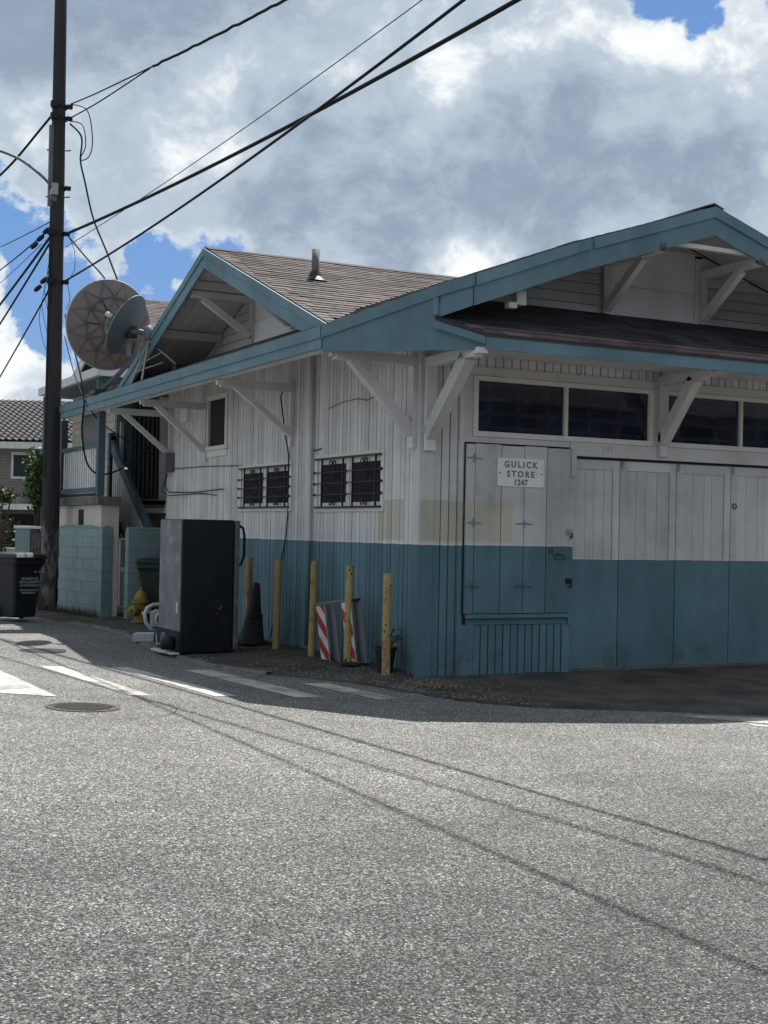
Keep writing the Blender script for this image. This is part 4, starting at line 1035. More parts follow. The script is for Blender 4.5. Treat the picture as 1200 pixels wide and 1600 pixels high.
MB().lathe([(.05, .08), (.05, .13), (.062, .135), (.062, .175), (.02, .18), (.02, .205), (0, .206)], 14, (0, 0, .21), (-.3, .95, 0)).build('hose_nozzle', M_HYD, H)
MB().tube([(.0, 0, .575), (-.01, .0, .70)], .007, 6).build('marker_rod', M_DISHRIB, H)

def wheelie(label, loc, rz, mat, s=1.0, full=True, group=None):
    t = thing('wheelie_bin', label, 'bin', loc, rz, group)
    def ring(w_, d_, z, r_=.05): return [(x*s, y*s, z*s) for x, y in rrect(w_, d_, r_, 3)]
    mb = MB(); rings = [ring(.40, .46, .06), ring(.50, .60, .80), ring(.545, .66, .86), ring(.565, .70, .865), ring(.565, .70, .93), ring(.53, .66, .93), ring(.50, .60, .85)]
    n = len(rings[0])
    for r_ in rings: mb.v += r_
    for i in range(len(rings)-1):
        for k in range(n): mb.f.append((i*n+k, i*n+(k+1) % n, (i+1)*n+(k+1) % n, (i+1)*n+k))
    mb.f.append(tuple(reversed(range(n)))); mb.tone = [0]*len(mb.f)
    mb.build('body', mat, t)
    ld = MB(); lr = [ring(.60, .74, .935), ring(.61, .75, .96), ring(.56, .68, 1.0), ring(.40, .5, 1.025)]
    for r_ in lr: ld.v += r_
    for i in range(3):
        for k in range(n): ld.f.append((i*n+k, i*n+(k+1) % n, (i+1)*n+(k+1) % n, (i+1)*n+k))
    ld.f.append(tuple(range(3*n, 4*n))); ld.f.append(tuple(reversed(range(n)))); ld.tone = [0]*len(ld.f)
    ld.build('lid', mat, t)
    MB().tube([(-.24*s, .38*s, .90*s), (-.24*s, .43*s, .93*s), (.24*s, .43*s, .93*s), (.24*s, .38*s, .90*s)], .016*s, 8).build('handle', mat, t)
    MB().tube([(-.27*s, .25*s, .11*s), (.27*s, .25*s, .11*s)], .014*s, 8).build('axle', M_IRON, t)
    for sx_ in (-1, 1): MB().lathe([(0, -.03*s), (.10*s, -.03*s), (.115*s, -.015*s), (.115*s, .015*s), (.10*s, .03*s), (0, .03*s)], 16, (sx_*.275*s, .25*s, .115*s), (1, 0, 0)).build('wheel', M_IRON, t)
    for sx_ in (-1, 1):
        for k in range(3): box('rib', (sx_*.12*s-.012, -.26*s-.09*s*.0-.012, .62*s+.03*k), (sx_*.12*s+.05, -.275*s, .632*s+.03*k), mat, t)
    return t
g1 = wheelie('dark green wheelie bin with dusty lid between the hydrant and the refrigerator', (-.26, 8.66, .05), R(-28), M_BINGRN, 1.0)
g2 = wheelie('blue wheelie bin mostly hidden behind the refrigerator', (.02-.38+.30, 8.05, .05), R(-10), M_BINBLU, 1.03)
g3 = wheelie('large dark grey wheelie bin with white print beside the utility pole', (-2.38, 9.52, .0), R(24), M_BINBLK, 1.10)
for i, (body, zz, sz) in enumerate((('PROPERTY OF', .70, .052), ('CITY & COUNTY', .645, .052), ('OF HONOLULU', .590, .052))):
    text('lettering', body, sz, M_PRINT, g3, (.02, -.322+.06*(.70-zz)*.5, zz), (R(90-4.6), 0, 0), bold=.002, extrude=.001)
dm = MB()
for zz, x0, x1 in ((.50, -.16, .20), (.455, -.12, .15), (.80, .10, .15), (.80, .19, .29)):
    xx = x0
    while xx < x1:
        l_ = random.uniform(.015, .035); yv = -.255-.0945*(zz-.066)-.012; dm.prism([(xx, yv, zz), (xx+l_, yv, zz), (xx+l_, yv, zz+.028), (xx, yv, zz+.028)], (0, -.002, 0)); xx += l_+.010
dm.build('worn_print', M_PRINT, g3)
# white plastic chair, broken and tipped over
Wc = thing('plastic_chair', 'broken white plastic chair tipped over between hydrant and refrigerator', 'chair', (-1.02, 6.05, .05), R(12))
MB().tube([(.27, .03, .39), (.10, .02, .41), (-.12, 0, .40), (-.22, -.02, .36), (-.265, -.03, .27), (-.25, -.04, .15), (-.19, -.07, .06), (-.12, -.09, .015)], [.024, .026, .028, .03, .03, .028, .025, .022], 8).build('arm', M_WPLAST, Wc, smooth=True)
MB().prism([(-.17, -.05, .08), (.22, -.05, .06), (.24, -.05, .31), (-.10, -.05, .34), (-.18, -.05, .27)], (0, .03, 0)).build('seat', M_WPLAST, Wc, bevel=.012)
ringv = MB(); ringv.tube([(.03+.13*math.cos(a*.35), -.07, .19+.12*math.sin(a*.35)) for a in range(19)], .016, 6); ringv.build('seat_ring', M_WPLAST, Wc, smooth=True)
MB().lathe([(0, 0), (.112, 0), (.112, .004), (0, .004)], 20, (.03, -.058, .19), (0, -1, 0)).build('seat_opening', M_BARGREY, Wc)
for a in (.4, 1.5, 2.6, 3.9, 5.2): MB().beam((.03+.02*math.cos(a), -.07, .19+.02*math.sin(a)), (.03+.125*math.cos(a), -.07, .19+.115*math.sin(a)), .016, .014).build('spoke', M_WPLAST, Wc)
MB().beam((.10, .03, .36), (.06, .02, .74), .075, .03).build('leg', M_WPLAST, Wc); MB().beam((-.26, .06, .28), (-.05, .02, .30), .05, .03).build('leg', M_WPLAST, Wc)
tag(MB().prism([(-.155, -.11, 0), (.135, -.11, 0), (.155, .11, 0), (-.10, .11, 0)], (0, 0, .115)).build('concrete_block', M_FOAM, loc=(-1.50, 5.25, -.01), bevel=.006), 'pale rectangular block lying on the kerb near the refrigerator', 'block')
bpy.data.objects['concrete_block'].rotation_euler = (0, 0, R(-16))

# manhole covers and iron lids in the road
def manhole(x, y, r, label, name='manhole_cover', patch=0):
    t = thing(name, label, 'manhole cover', (x, y, zr(x)+.003), rot=(0, math.atan(.03), 0))
    MB().lathe([(r*1.16, 0), (r*1.16, .004), (r*1.02, .006), (r*1.02, .0)], 40).build('rim', M_CAST, t)
    lid = MB().lathe([(r, .0), (r, .003), (0, .003)], 40).build('lid', M_CAST, t)
    stud = MB()
    for i in range(-7, 8):
        for j in range(-7, 8):
            px, py = i*r/8, j*r/8
            if math.hypot(px, py) < r*.9: stud.box((px-r*.04, py-r*.04, .003), (px+r*.04, py+r*.04, .009))
    stud.build('stud', M_CAST, lid, kind='stuff'); return t
manhole(-4.15, -1.70, .27, 'round iron manhole cover beside the crosswalk stripes')
jn = MB(); jn.v = [(-4.15+r_*math.cos(2*math.pi*i/64), -1.70+r_*math.sin(2*math.pi*i/64), 0) for r_ in (.788, .796) for i in range(64)]; jn.f = [(i, (i+1) % 64, 64+(i+1) % 64, 64+i) for i in range(64)]; jn.tone = [0]*64
jn.build('asphalt_joint', M_BACK, kind='structure')
o_ = bpy.data.objects['asphalt_joint']
for v in o_.data.vertices: v.co.z = zr(v.co.x) + .0042
dr = tag(MB().lathe([(0, .006), (.30, .006), (.31, 0)], 28).build('manhole_cover', M_BACK, loc=(-3.26, 3.8, zr(-3.26)+.002)), 'dark flat oval cover in the road left of the refrigerator', 'manhole cover')

# ================================================================== block wall, gate
def block_wall(label, p0, p1, courses, z0, thick, name='block_wall', round_end=None):
    a, b = Vector(p0), Vector(p1); L_ = (b-a).length; ang = math.atan2(b.y-a.y, b.x-a.x)
    t = thing(name, label, 'wall', (a.x, a.y, z0), ang)
    hb = .198; core = MB().box((.012, math.copysign(.006, thick), -.1), (L_-.012, thick-math.copysign(.006, thick), courses*hb-.03)).build('mortar_core', M_MORTAR, t)
    protos = {}
    for c in range(courses):
        x = -.2 if c % 2 else 0.0
        while x < L_-.01:
            x0_, x1_ = max(0, x), min(L_, x+.4); key = round(x1_-x0_, 3), c == courses-1
            if x1_-x0_ > .04:
                if key not in protos:
                    if key[1]:
                        sg_ = math.copysign(1, thick); prof = [(0, 0), (0, .12), (.03*sg_, .17), (thick*.5, .196), (thick-.03*sg_, .17), (thick, .12), (thick, 0)]
                        protos[key] = MB().prism([(.004, yy, zz) for yy, zz in prof], (key[0]-.008, 0, 0)).build('block', M_BLOCK, t)
                    else: protos[key] = MB().box((.004, 0, .004), (key[0]-.004, thick, hb-.004)).build('block', M_BLOCK, t, bevel=.004)
                    o = protos[key]
                else: o = share(protos[key], 'block', t)
                o.location = (x0_, random.uniform(-.002, .002), c*hb)
            x += .4
    return t
block_wall('long teal painted block wall between the utility pole and the iron gate', (-.92, 9.66), (-1.235, 11.46), 8, .02, -.20)
block_wall('short teal painted block wall between the iron gate and the store', (-.62, 9.12), (.35, 9.12), 8, .0, .20)
gt = thing('iron_gate', 'narrow grey iron gate between the two teal block walls', 'gate', (-.56, 9.34, .10), R(97))
MB().box((0, -.015, .10), (.75, .015, .13)).box((0, -.015, .72), (.75, .015, .79)).box((0, -.015, 1.26), (.75, .015, 1.29)).build('rail', M_GATE, gt)
for k in range(9): MB().beam((.02+k*.089, 0, 0), (.02+k*.089, 0, 1.36 if k % 2 else 1.30), .016, .016).build('bar', M_GATE, gt)
MB().box((.30, -.02, .13), (.335, .02, 1.25)).build('upright', M_WPLAST, gt)

# ================================================================== porch and stair behind the walls
Po = thing('porch', 'raised porch with white picket railing under the far end of the eave', 'porch', (0, 0, 0))
MB().prism([(-1.02, 9.62, 1.96), (-.60, 9.62, 1.96), (-.36, 11.9, 1.96), (.9, 11.9, 1.96), (.9, 13.2, 1.96), (-1.02, 13.2, 1.96)], (0, 0, .14)).build('slab', M_KERB, Po)
MB().prism([(-.93, 9.72, 0), (-.62, 9.72, 0), (-.38, 11.95, 0), (.9, 11.95, 0), (.9, 13.0, 0), (-.93, 13.0, 0)], (0, 0, 1.955)).build('foundation_wall', M_LIT, Po)
box('opening', (-.938, 10.9, 1.0), (-.929, 11.25, 1.88), M_BACK, Po)
for (yy, xx) in ((9.66, -.98), (12.3, -.98)):
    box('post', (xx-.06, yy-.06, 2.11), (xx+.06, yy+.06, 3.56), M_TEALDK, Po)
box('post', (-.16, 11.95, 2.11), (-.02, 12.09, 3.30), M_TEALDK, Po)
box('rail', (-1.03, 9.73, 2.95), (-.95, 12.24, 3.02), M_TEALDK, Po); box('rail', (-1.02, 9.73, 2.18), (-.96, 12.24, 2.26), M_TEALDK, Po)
box('rail', (-1.0, 9.73, 2.11), (-.98, 12.24, 2.16), M_BACK, Po)
yy = 9.76
while yy < 12.2:
    box('picket', (-1.00, yy, 2.262), (-.975, yy+.10, 2.948), M_RWHITE, Po); yy += .155
box('backing', (-.965, 9.73, 2.262), (-.955, 12.24, 2.948), M_BARGREY, Po)
box('screen_panel', (-.96, 9.74, 3.04), (-.94, 11.0, 3.58), M_GREYPANEL, Po)
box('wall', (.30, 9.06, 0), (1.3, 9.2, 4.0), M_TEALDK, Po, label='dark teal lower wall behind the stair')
box('wall', (-.02, 12.1, 2.1), (.30, 12.25, 4.2), M_GREYPANEL, Po); box('wall', (.302, 12.1, 2.1), (3.0, 12.25, 5.05), M_GREYPANEL, Po)  # right part raised out of view behind the gable to keep sun off the handrail
dd = box('door', (.27, 12.04, 2.12), (.80, 12.095, 3.95), M_DARKDOOR, Po)
for k in range(6): box('corrugation', (.30+k*.085, 12.015, 2.14), (.33+k*.085, 12.039, 3.93), M_GREYPANEL, dd)
box('door_frame', (.80, 11.98, 2.1), (1.02, 12.09, 4.1), M_WHITE, Po); box('door_frame', (.14, 12.0, 2.1), (.265, 12.09, 4.1), M_TEALDK, Po)
box('sill', (.2, 11.9, 2.02), (1.05, 12.03, 2.115), M_LIT, Po)
for k in range(9): box('siding_board', (-.0, 12.06, 2.9+k*.1), (.135, 12.095, 2.993+k*.1), M_BLOCK, Po)
box('gutter_pipe', (-.06, 11.7, 2.6), (-.0, 11.76, 3.55), M_WPLAST, Po)

St = thing('exterior_stair', 'steep timber stair with teal handrail and white slat balustrade behind the block walls', 'stair', (0, 0, 0))
def st_z(y_): return 2.10 + (y_-11.9)*.64
for k in range(9):
    y_ = 11.75 - k*.295; box('step', (-.32, y_-.31, st_z(y_)-.21), (.85, y_, st_z(y_)-.15), M_STEP, St); box('riser', (-.30, y_-.02, st_z(y_)-.40), (.85, y_-.001, st_z(y_)-.211), M_STEP, St)
MB().beam((.28, 11.9, 1.85), (.28, 9.3, .19), .28, .06, (1, 0, 0)).build('stringer', M_STEP, St)
MB().beam((-.14, 12.0, st_z(12.0)+.98), (-.14, 9.34, st_z(9.34)+.98), .19, .07, (1, 0, 0)).build('handrail', M_TEALDK, St)
box('newel', (-.20, 11.95, 2.1), (-.08, 12.07, 3.36), M_TEALDK, St)
yy = 11.86
while yy > 9.4:
    MB().add([(x_, y_, st_z(y_)+dz) for x_ in (-.155, -.13) for (y_, dz) in ((yy, -.06), (yy-.085, -.06), (yy-.085, .90), (yy, .90))],
             [(0, 1, 2, 3), (7, 6, 5, 4), (0, 4, 5, 1), (1, 5, 6, 2), (2, 6, 7, 3), (3, 7, 4, 0)]).build('baluster', M_RWHITE, St); yy -= .135
MB().beam((-.12, 11.9, st_z(11.9)+.42), (-.12, 9.34, st_z(9.34)+.42), .80, .012, (1, 0, 0)).build('backing', M_METAL, St)

# ================================================================== satellite dishes on the eave
def dish(label, c, nrm, r, depth, mat, squash=1.0, ribs=True, up=(0, 0, 1), group=None):
    """bowl opening along nrm, seen from behind; c is the rim centre"""
    t = thing('satellite_dish', label, 'satellite dish', c); n_ = Vector(nrm).normalized()
    e1 = (Vector(up) - n_*n_.dot(Vector(up))).normalized(); e2 = n_.cross(e1)
    def S_(rho, th, off=0.0): return e1*(rho*math.cos(th)) + e2*(rho*squash*math.sin(th)) + n_*(depth*((rho/r)**2-1) - off)
    mb = MB(); N, K = 44, 8
    for off in (0.0, .012):
        for k in range(K+1):
            for i in range(N): mb.v.append(tuple(S_(r*k/K, 2*math.pi*i/N, off)))
    for s_ in (0, 1):
        b_ = s_*(K+1)*N
        for k in range(K):
            for i in range(N):
                f = (b_+k*N+i, b_+k*N+(i+1) % N, b_+(k+1)*N+(i+1) % N, b_+(k+1)*N+i); mb.f.append(f if s_ else tuple(reversed(f)))
    mb.tone = [0]*len(mb.f); mb.build('reflector', mat, t, smooth=True)
    MB().tube([S_(r, 2*math.pi*i/N) for i in range(N+1)], .014, 6).build('rim', M_LIP if ribs else mat, t, smooth=True)
    if ribs:
        rb = MB(); off = .030
        inn = [S_(r*.30, 2*math.pi*(i+.5)/6, off) for i in range(6)]; md = [S_(r*.64, 2*math.pi*i/12, off) for i in range(12)]; out = [S_(r*.96, 2*math.pi*(i+.5)/12, .012) for i in range(12)]
        for i in range(12):
            rb.beam(md[i], md[(i+1) % 12], .014, .02); rb.beam(md[i], out[i], .010, .016); rb.beam(md[(i+1) % 12], out[i], .010, .016)
            rb.beam(inn[i//2], md[i], .011, .018); rb.beam(inn[i//2], md[(i+1) % 12], .011, .018)
        for i in range(6): rb.beam(inn[i], inn[(i+1) % 6], .014, .02); rb.beam(S_(0, 0, .03), inn[i], .014, .02); rb.beam(md[2*i], md[(2*i+3) % 12], .012, .018)
        rb.build('rib', M_DISHRIB, t)
    return t, S_, n_
RGT, UPV, FWD = Vector(_r), Vector(_u), Vector(_f)
D1, S1_, n1 = dish('big weathered satellite dish with a rusty lattice of ribs on its back', (-1.02, 9.2, 4.98), RGT*-.58 + UPV*.16 + FWD*.80, .755, .20, M_DISHR, 1.0)
ctr = S1_(0, 0, .14)
MB().tube([ctr + Vector((0, 0, .0)), ctr + Vector((.16, -.05, -.12)), ctr + Vector((.20, -.06, -.5))], .04, 10).build('mount', M_GREYPANEL, D1)
MB().tube([Vector((-1.09, 9.35, 3.86))-Vector((-1.02, 9.2, 4.98)), Vector((-.80, 9.28, 4.18))-Vector((-1.02, 9.2, 4.98)), Vector((-.62, 9.22, 4.40))-Vector((-1.02, 9.2, 4.98)), Vector((-.56, 9.2, 4.50))-Vector((-1.02, 9.2, 4.98)), Vector((-.55, 9.2, 4.75))-Vector((-1.02, 9.2, 4.98)), ctr], .042, 10).build('mast', M_GREYPANEL, D1, smooth=True)
MB().box((-.22, -.05, -1.17), (.08, .35, -1.10)).build('foot_plate', M_DARKDOOR, D1)
D2, S2_, n2 = dish('smaller smooth grey satellite dish in front of the big one on a tripod', (-1.36, 6.98, 4.67), RGT*-.84 + UPV*.50 + FWD*.24, .49, .085, M_DISHG, .88, ribs=False)
o2 = Vector((-1.36, 6.98, 4.67)); hub2 = S2_(.06, math.pi, .03)
mh = MB().box(hub2-Vector((.05, .05, .10)), hub2+Vector((.10, .06, .08))).build('bracket', M_DARKDOOR, D2, bevel=.01)
top2 = Vector((-1.06, 6.78, 4.52))
MB().tube([hub2, (hub2+top2-o2)/2 + Vector((0, 0, .02)), top2-o2], .045, 8).build('actuator', M_GREYPANEL, D2)
MB().lathe([(.0, -.08), (.07, -.08), (.095, -.04), (.085, .05), (.045, .13), (0, .15)], 14, top2-o2).build('mount_head', M_DISHG, D2, smooth=True)
for f_ in ((-1.13, 6.85, 3.82), (-.62, 6.55, 4.02), (-1.10, 7.5, 3.83)):
    MB().tube([top2-o2+Vector((0, 0, -.08)), Vector(f_)-o2], .018, 8).build('leg', M_METAL, D2)
MB().tube([Vector((-.86, 6.67, 4.27))-o2, Vector((-1.08, 7.15, 4.1))-o2], .012, 6).tube([Vector((-.86, 6.67, 4.10))-o2, Vector((-1.1, 7.3, 4.0))-o2], .012, 6).build('brace', M_METAL, D2)
MB().box(Vector((-.72, 6.46, 3.97))-o2, Vector((-.50, 6.66, 4.07))-o2).build('foot_plate', M_DARKDOOR, D2)
lnb = n2*.42 + S2_(.0, 0)
MB().tube([S2_(.44, math.pi), S2_(.44, math.pi)*.5+n2*.28, lnb], .012, 6).build('feed_arm', M_DISHG, D2)
MB().lathe([(.0, -.05), (.035, -.045), (.04, .02), (.03, .05), (0, .055)], 12, lnb, n2).build('receiver', M_WPLAST, D2, smooth=True)

# ================================================================== utility pole, lamp, cables
PB = Vector((-1.27, 11.95, -.05))
U = thing('utility_pole', 'tall dark creosoted timber utility pole with a pale scuffed base', 'utility pole', PB)
MB().tube([(.0, 0, -.3), (0, 0, .6), (-.01, -.01, 2.5), (-.02, -.02, 5), (-.03, -.03, 8), (-.05, -.04, 11), (-.06, -.05, 13)], [.175, .165, .155, .142, .128, .113, .10], 18).build('pole', M_POLE, U, smooth=True)
for z_, wd in ((7.05, .26), (6.15, .26), (9.42, .24), (7.9, .25), (9.2, .22)):
    MB().lathe([(.150, -.03), (.150, .03)], 14, (-.025, -.025, z_)).build('band', M_IRON, U)
    box('clamp', (-.22, -.22, z_-.05), (-.10, -.12, z_+.05), M_IRON, U); box('clamp', (.09, -.16, z_-.035), (.19, -.08, z_+.035), M_IRON, U)
MB().box((-.205, -.10, 7.55), (-.14, .0, 9.05)).build('conduit', M_GREYPANEL, U)
for z_ in (7.75, 8.62): MB().tube([(.1, -.02, z_), (.2, -.06, z_+.01)], .012, 6).tube([(-.14, -.02, z_), (-.24, -.0, z_-.03)], .012, 6).build('bolt', M_IRON, U)
MB().tube([(-.14, -.06, 11), (-.15, -.08, 6), (-.165, -.09, 2.5)], .008, 5).build('ground_wire', M_IRON, U)
La = thing('street_lamp', 'curved metal street lamp arm reaching out from the utility pole', 'street lamp', (0, 0, 0))
pts = [(-1.36, 11.85, 7.62), (-1.43, 11.78, 7.80), (-1.58, 11.70, 7.93), (-1.80, 11.72, 8.10), (-2.05, 11.80, 8.27), (-2.40, 11.92, 8.40), (-2.9, 12.1, 8.50), (-3.6, 12.35, 8.56)]
MB().tube(smooth_line(pts, 5), .026, 10).build('arm', M_LAMP, La, smooth=True)
MB().box((-1.46, 11.72, 7.68), (-1.33, 11.86, 7.90)).build('bracket', M_METAL, La, bevel=.01)
MB().lathe([(.085, -.04), (.10, 0), (.085, .04)], 10, (-1.37, 11.83, 7.66), (.3, -.9, 0)).build('clamp', M_GREYPANEL, La)
MB().lathe([(0, -.05), (.12, -.04), (.16, .0), (.12, .05), (0, .07)], 14, (-4.0, 12.5, 8.55), (-.9, .35, 0)).build('lamp_head', M_METAL, La, smooth=True)

def cable(label, A_, B_, sag, r, n=40, wob=0.0, group='overhead cables', name='overhead_cable', twist=0):
    A_, B_ = Vector(A_), Vector(B_); P_ = []
    for i in range(n+1):
        t = i/n; p = A_.lerp(B_, t); p.z -= 4*sag*t*(1-t)
        if wob: p += Vector((mnoise.noise(Vector((i*.7, 1, wob))), mnoise.noise(Vector((i*.7, 5, wob))), mnoise.noise(Vector((i*.7, 9, wob)))))*wob*(1 if 0 < i < n else 0)
        P_.append(p)
    return tag(MB().tube(P_, r, 6).build(name, M_CABLE, smooth=True), label, 'cable', group)
def hang(label, pts, r, k=8, group='loose cables on the utility pole', name='drop_cable'):
    P_ = []
    L_ = [Vector(p) for p in pts]
    for i in range(len(L_)-1):
        p0, p1, p2, p3 = [L_[max(0, min(len(L_)-1, i+j))] for j in (-1, 0, 1, 2)]
        for j in range(k):
            t = j/k; P_.append(.5*((2*p1)+(p2-p0)*t+(2*p0-5*p1+4*p2-p3)*t*t+(3*p1-p0-3*p2+p3)*t**3))
    P_.append(L_[-1])
    return tag(MB().tube(P_, r, 6).build(name, M_CABLE, smooth=True), label, 'cable', group)
cable('thickest overhead cable running from mid pole up across the whole sky', (-1.13, 11.86, 7.01), (1.06, -14, 7.58), .40, .026, 60)
cable('overhead cable from the lower pole clamp crossing under the thickest one', (-1.15, 11.88, 6.12), (-1.30, -14, 7.01), .36, .017, 60)
cable('thin faint overhead wire just above the thickest cable', (-1.15, 11.8, 6.75), (1.9, -14, 9.9), .40, .0065, 60)
cable('twisted overhead cable leaving the upper pole towards the top right', (-.75, 7.9, 9.02), (1.10, -14, 7.93), .30, .021, 110, .022)
for a, b in (((-1.2, 11.85, 9.42), (-.75, 7.9, 9.02)), ((-1.2, 11.85, 9.20), (-.77, 8.1, 9.03))): pass
hang('slack tail joining the twisted cable to the top clamp', [(-1.12, 11.8, 9.42), (-1.0, 10.4, 9.25), (-.75, 7.9, 9.02)], .012)
hang('second slack tail under the twisted cable', [(-1.12, 11.8, 9.16), (-.98, 10.2, 9.06), (-.76, 8.0, 9.02)], .012)
hang('cable loop dangling beside the top clamp', [(-1.12, 11.8, 9.42), (-.88, 11.5, 9.25), (-.80, 11.4, 8.7), (-.86, 11.4, 8.38), (-1.0, 11.5, 8.33), (-.90, 11.5, 8.6), (-.94, 11.6, 9.0), (-1.12, 11.8, 9.1)], .010)
hang('service drop hanging from the top clamp down to the roof behind the dish', [(-1.12, 11.8, 9.05), (-.98, 11.5, 8.75), (-1.0, 11.45, 8.3), (-.92, 11.4, 7.9), (-.80, 11.2, 7.2), (-.66, 10.6, 6.4), (-.52, 9.9, 5.4), (-.45, 9.6, 4.4)], .017)
hang('pair of thin drop wires slanting to the big dish', [(-1.10, 11.8, 6.95), (-.94, 11.2, 6.5), (-.80, 10.2, 5.9), (-.75, 9.5, 5.3)], .014)
hang('wire loop just right of the pole under the thick cable', [(-1.10, 11.85, 6.98), (-.99, 11.8, 6.7), (-.98, 11.8, 6.35), (-1.08, 11.85, 6.1), (-1.04, 11.85, 5.8), (-1.1, 11.9, 5.6)], .006)
hang('black cable from the pole sagging to the eave and looping under it', [(-1.12, 11.85, 5.5), (-1.22, 10.9, 4.9), (-1.22, 10.2, 4.2), (-1.20, 10.0, 3.75), (-1.24, 9.95, 3.2), (-1.14, 9.9, 2.65), (-.9, 9.8, 2.48), (-.5, 9.6, 2.66), (-.2, 9.3, 3.0)], .016)
hang('second thin cable from the pole slanting to the eave', [(-1.12, 11.85, 5.1), (-1.2, 10.8, 4.35), (-1.21, 9.9, 3.74), (-.95, 9.7, 3.35), (-.5, 9.4, 3.0), (-.1, 9.1, 2.75)], .011)
LEFTS = [((-1.36, 11.9, 7.02), (-.823, 19.56, 6.90), .028, 'thick bundled cable running left from the main clamp'), ((-1.36, 11.9, 6.93), (-.812, 19.56, 6.44), .024, 'thick paired cable below the bundled one running left'),
         ((-1.36, 11.9, 6.05), (-.80, 19.56, 5.15), .018, 'cable running left from the lower clamp'), ((-1.36, 11.9, 7.25), (-.857, 19.56, 8.27), .010, 'thin wire highest on the left of the main clamp'),
         ((-1.55, 11.8, 6.95), (-.842, 19.56, 7.72), .014, 'cable fanning left above the bundled cable'), ((-1.6, 11.8, 6.75), (-.85, 19.56, 7.40), .007, 'thin wire between the fanned cables at left')]
for a, b, r, lb in LEFTS:
    a, b = Vector(a), Vector(b); cable(lb, a, b+(b-a)*1.6, .10, r, 24)
hang('cable dropping left from the top clamp and fraying past the lamp arm', [(-1.36, 11.9, 9.30), (-1.6, 12.2, 8.95), (-1.95, 12.9, 8.45), (-2.3, 13.5, 8.1), (-2.6, 14.0, 8.0)], .022)
for k in range(5):
    hang(['longest loose wire end dangling lowest beside the pole', 'loose wire end hanging second lowest beside the pole', 'loose wire end dangling midway between the two clamps', 'loose wire end curling just under the main clamp', 'loose wire end nearest the main clamp, hanging short'][4-k], [(-1.38, 11.85, 6.9-.2*k), (-1.44-.04*k, 11.8, 6.5-.25*k), (-1.40-.03*k, 11.8, 6.15-.3*k), (-1.37, 11.85, 5.9-.3*k)], .005)
for k, (zz) in enumerate((7.02, 6.96, 6.9, 6.12, 6.05)):
    tag(MB().lathe([(0, -.09), (.035, -.07), (.045, 0), (.035, .07), (0, .09)], 10, (-1.50-.1*(k % 3), 11.85+.04*k, zz-.08*(k % 3)), (-.6, .3, -.6)).build('splice_case', M_IRON), ['black splice case on the bundled cable nearest the pole', 'black splice case in the middle of the bundled cables', 'black splice case farthest out on the bundled cables', 'black splice case on the lower clamp cable nearest the pole', 'black splice case farther out on the lower clamp cable'][k], 'splice case', 'splice cases left of the pole')

# ================================================================== houses and garden beyond
N_ = thing('neighbour_house', 'neighbouring house with brown shingled gable and white gutter behind the satellite dishes', 'house', (0, 0, 0))
box('wall', (.95, 15.0, 0), (8, 19.4, 4.75), M_HWALL, N_)
for k in range(14): box('siding_board', (.915, 15.1, 2.4+k*.165), (.949, 19.3, 2.555+k*.165), M_HWALL, N_)
for k in range(14): box('siding_board', (1.0, 14.965, 2.4+k*.165), (7.9, 14.999, 2.555+k*.165), M_HWALL, N_)
rf = MB(); yc, ze, zt = 18.0, 5.45, 7.0; hw = 3.8
for sg in (-1, 1):
    ye = yc+sg*hw; top = [(1.5, ye, ze), (9, ye, ze), (9, yc, zt), (1.5, yc, zt)]; vv = top+[(a, b, c-.16) for a, b, c in top]
    ff = [(0, 1, 2, 3), (7, 6, 5, 4), (0, 4, 5, 1), (0, 3, 7, 4)]; rf.add(vv, ff if sg < 0 else [tuple(reversed(f)) for f in ff])
nr_ = rf.build('roof', M_SHIN2, N_)
cs = MB(); Ls = math.hypot(hw, zt-ze)
for k in range(28):
    y_ = yc-hw+hw*k/28; z_ = ze+(zt-ze)*k/28; xx = 1.49-random.random()*.3
    while xx < 6:
        a, b = max(1.49, xx), xx+.31; cs.add(tab_verts((a, y_, z_+.002), (b-a, 0, 0), (0, .18*hw/Ls, .18*(zt-ze)/Ls), (0, -(zt-ze)/Ls, hw/Ls), 1, 1, .018), TABF, random.random()); xx += .32
cs.build('shingle', M_SHIN, nr_, kind='stuff')
MB().prism([(1.9, yc-hw+.2, 4.8), (1.9, yc+hw-.2, 4.8), (1.9, yc+hw-.2, ze-.1), (1.9, yc, zt-.18), (1.9, yc-hw+.2, ze-.1)], (.1, 0, 0)).build('gable_wall', M_GREYPANEL, N_)
for sg in (-1, 1): MB().prism([(1.5, yc, zt-.30), (1.5, yc+sg*hw, ze-.30), (1.5, yc+sg*hw, ze-.02), (1.5, yc, zt-.02)], (-.04, 0, 0)).build('rake_board', M_RWHITE, N_)
MB().box((.16, 14.3, 4.70), (.28, 19.7, 4.88)).build('gutter', M_WPLAST, N_); MB().box((.28, 14.3, 4.70), (8, 14.42, 4.88)).build('gutter', M_WPLAST, N_)
MB().prism([(.28, 14.42, 4.78), (.28, 19.6, 4.78), (1.9, 19.6, 5.25), (1.9, 15.2, 5.25)], (0, 0, -.05)).build('pent_roof', M_SHIN2, N_)
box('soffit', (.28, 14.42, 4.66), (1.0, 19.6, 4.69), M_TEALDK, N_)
box('post', (.22, 19.3, 0), (.34, 19.42, 4.66), M_TEALDK, N_); box('post', (.24, 14.5, 0), (.36, 14.62, 4.66), M_TEALDK, N_)
wv = box('window', (.86, 16.6, 2.9), (.914, 18.2, 4.0), M_WPLAST, N_); box('pane', (.85, 16.7, 3.0), (.859, 18.1, 3.9), M_DARKDOOR, wv)

ang = math.atan2(-.695, 1.365)
Fh = thing('tan_house', 'far tan block house with dark tiled roof at the left edge', 'house', (4.2, 31.6, -.1), ang+math.pi)
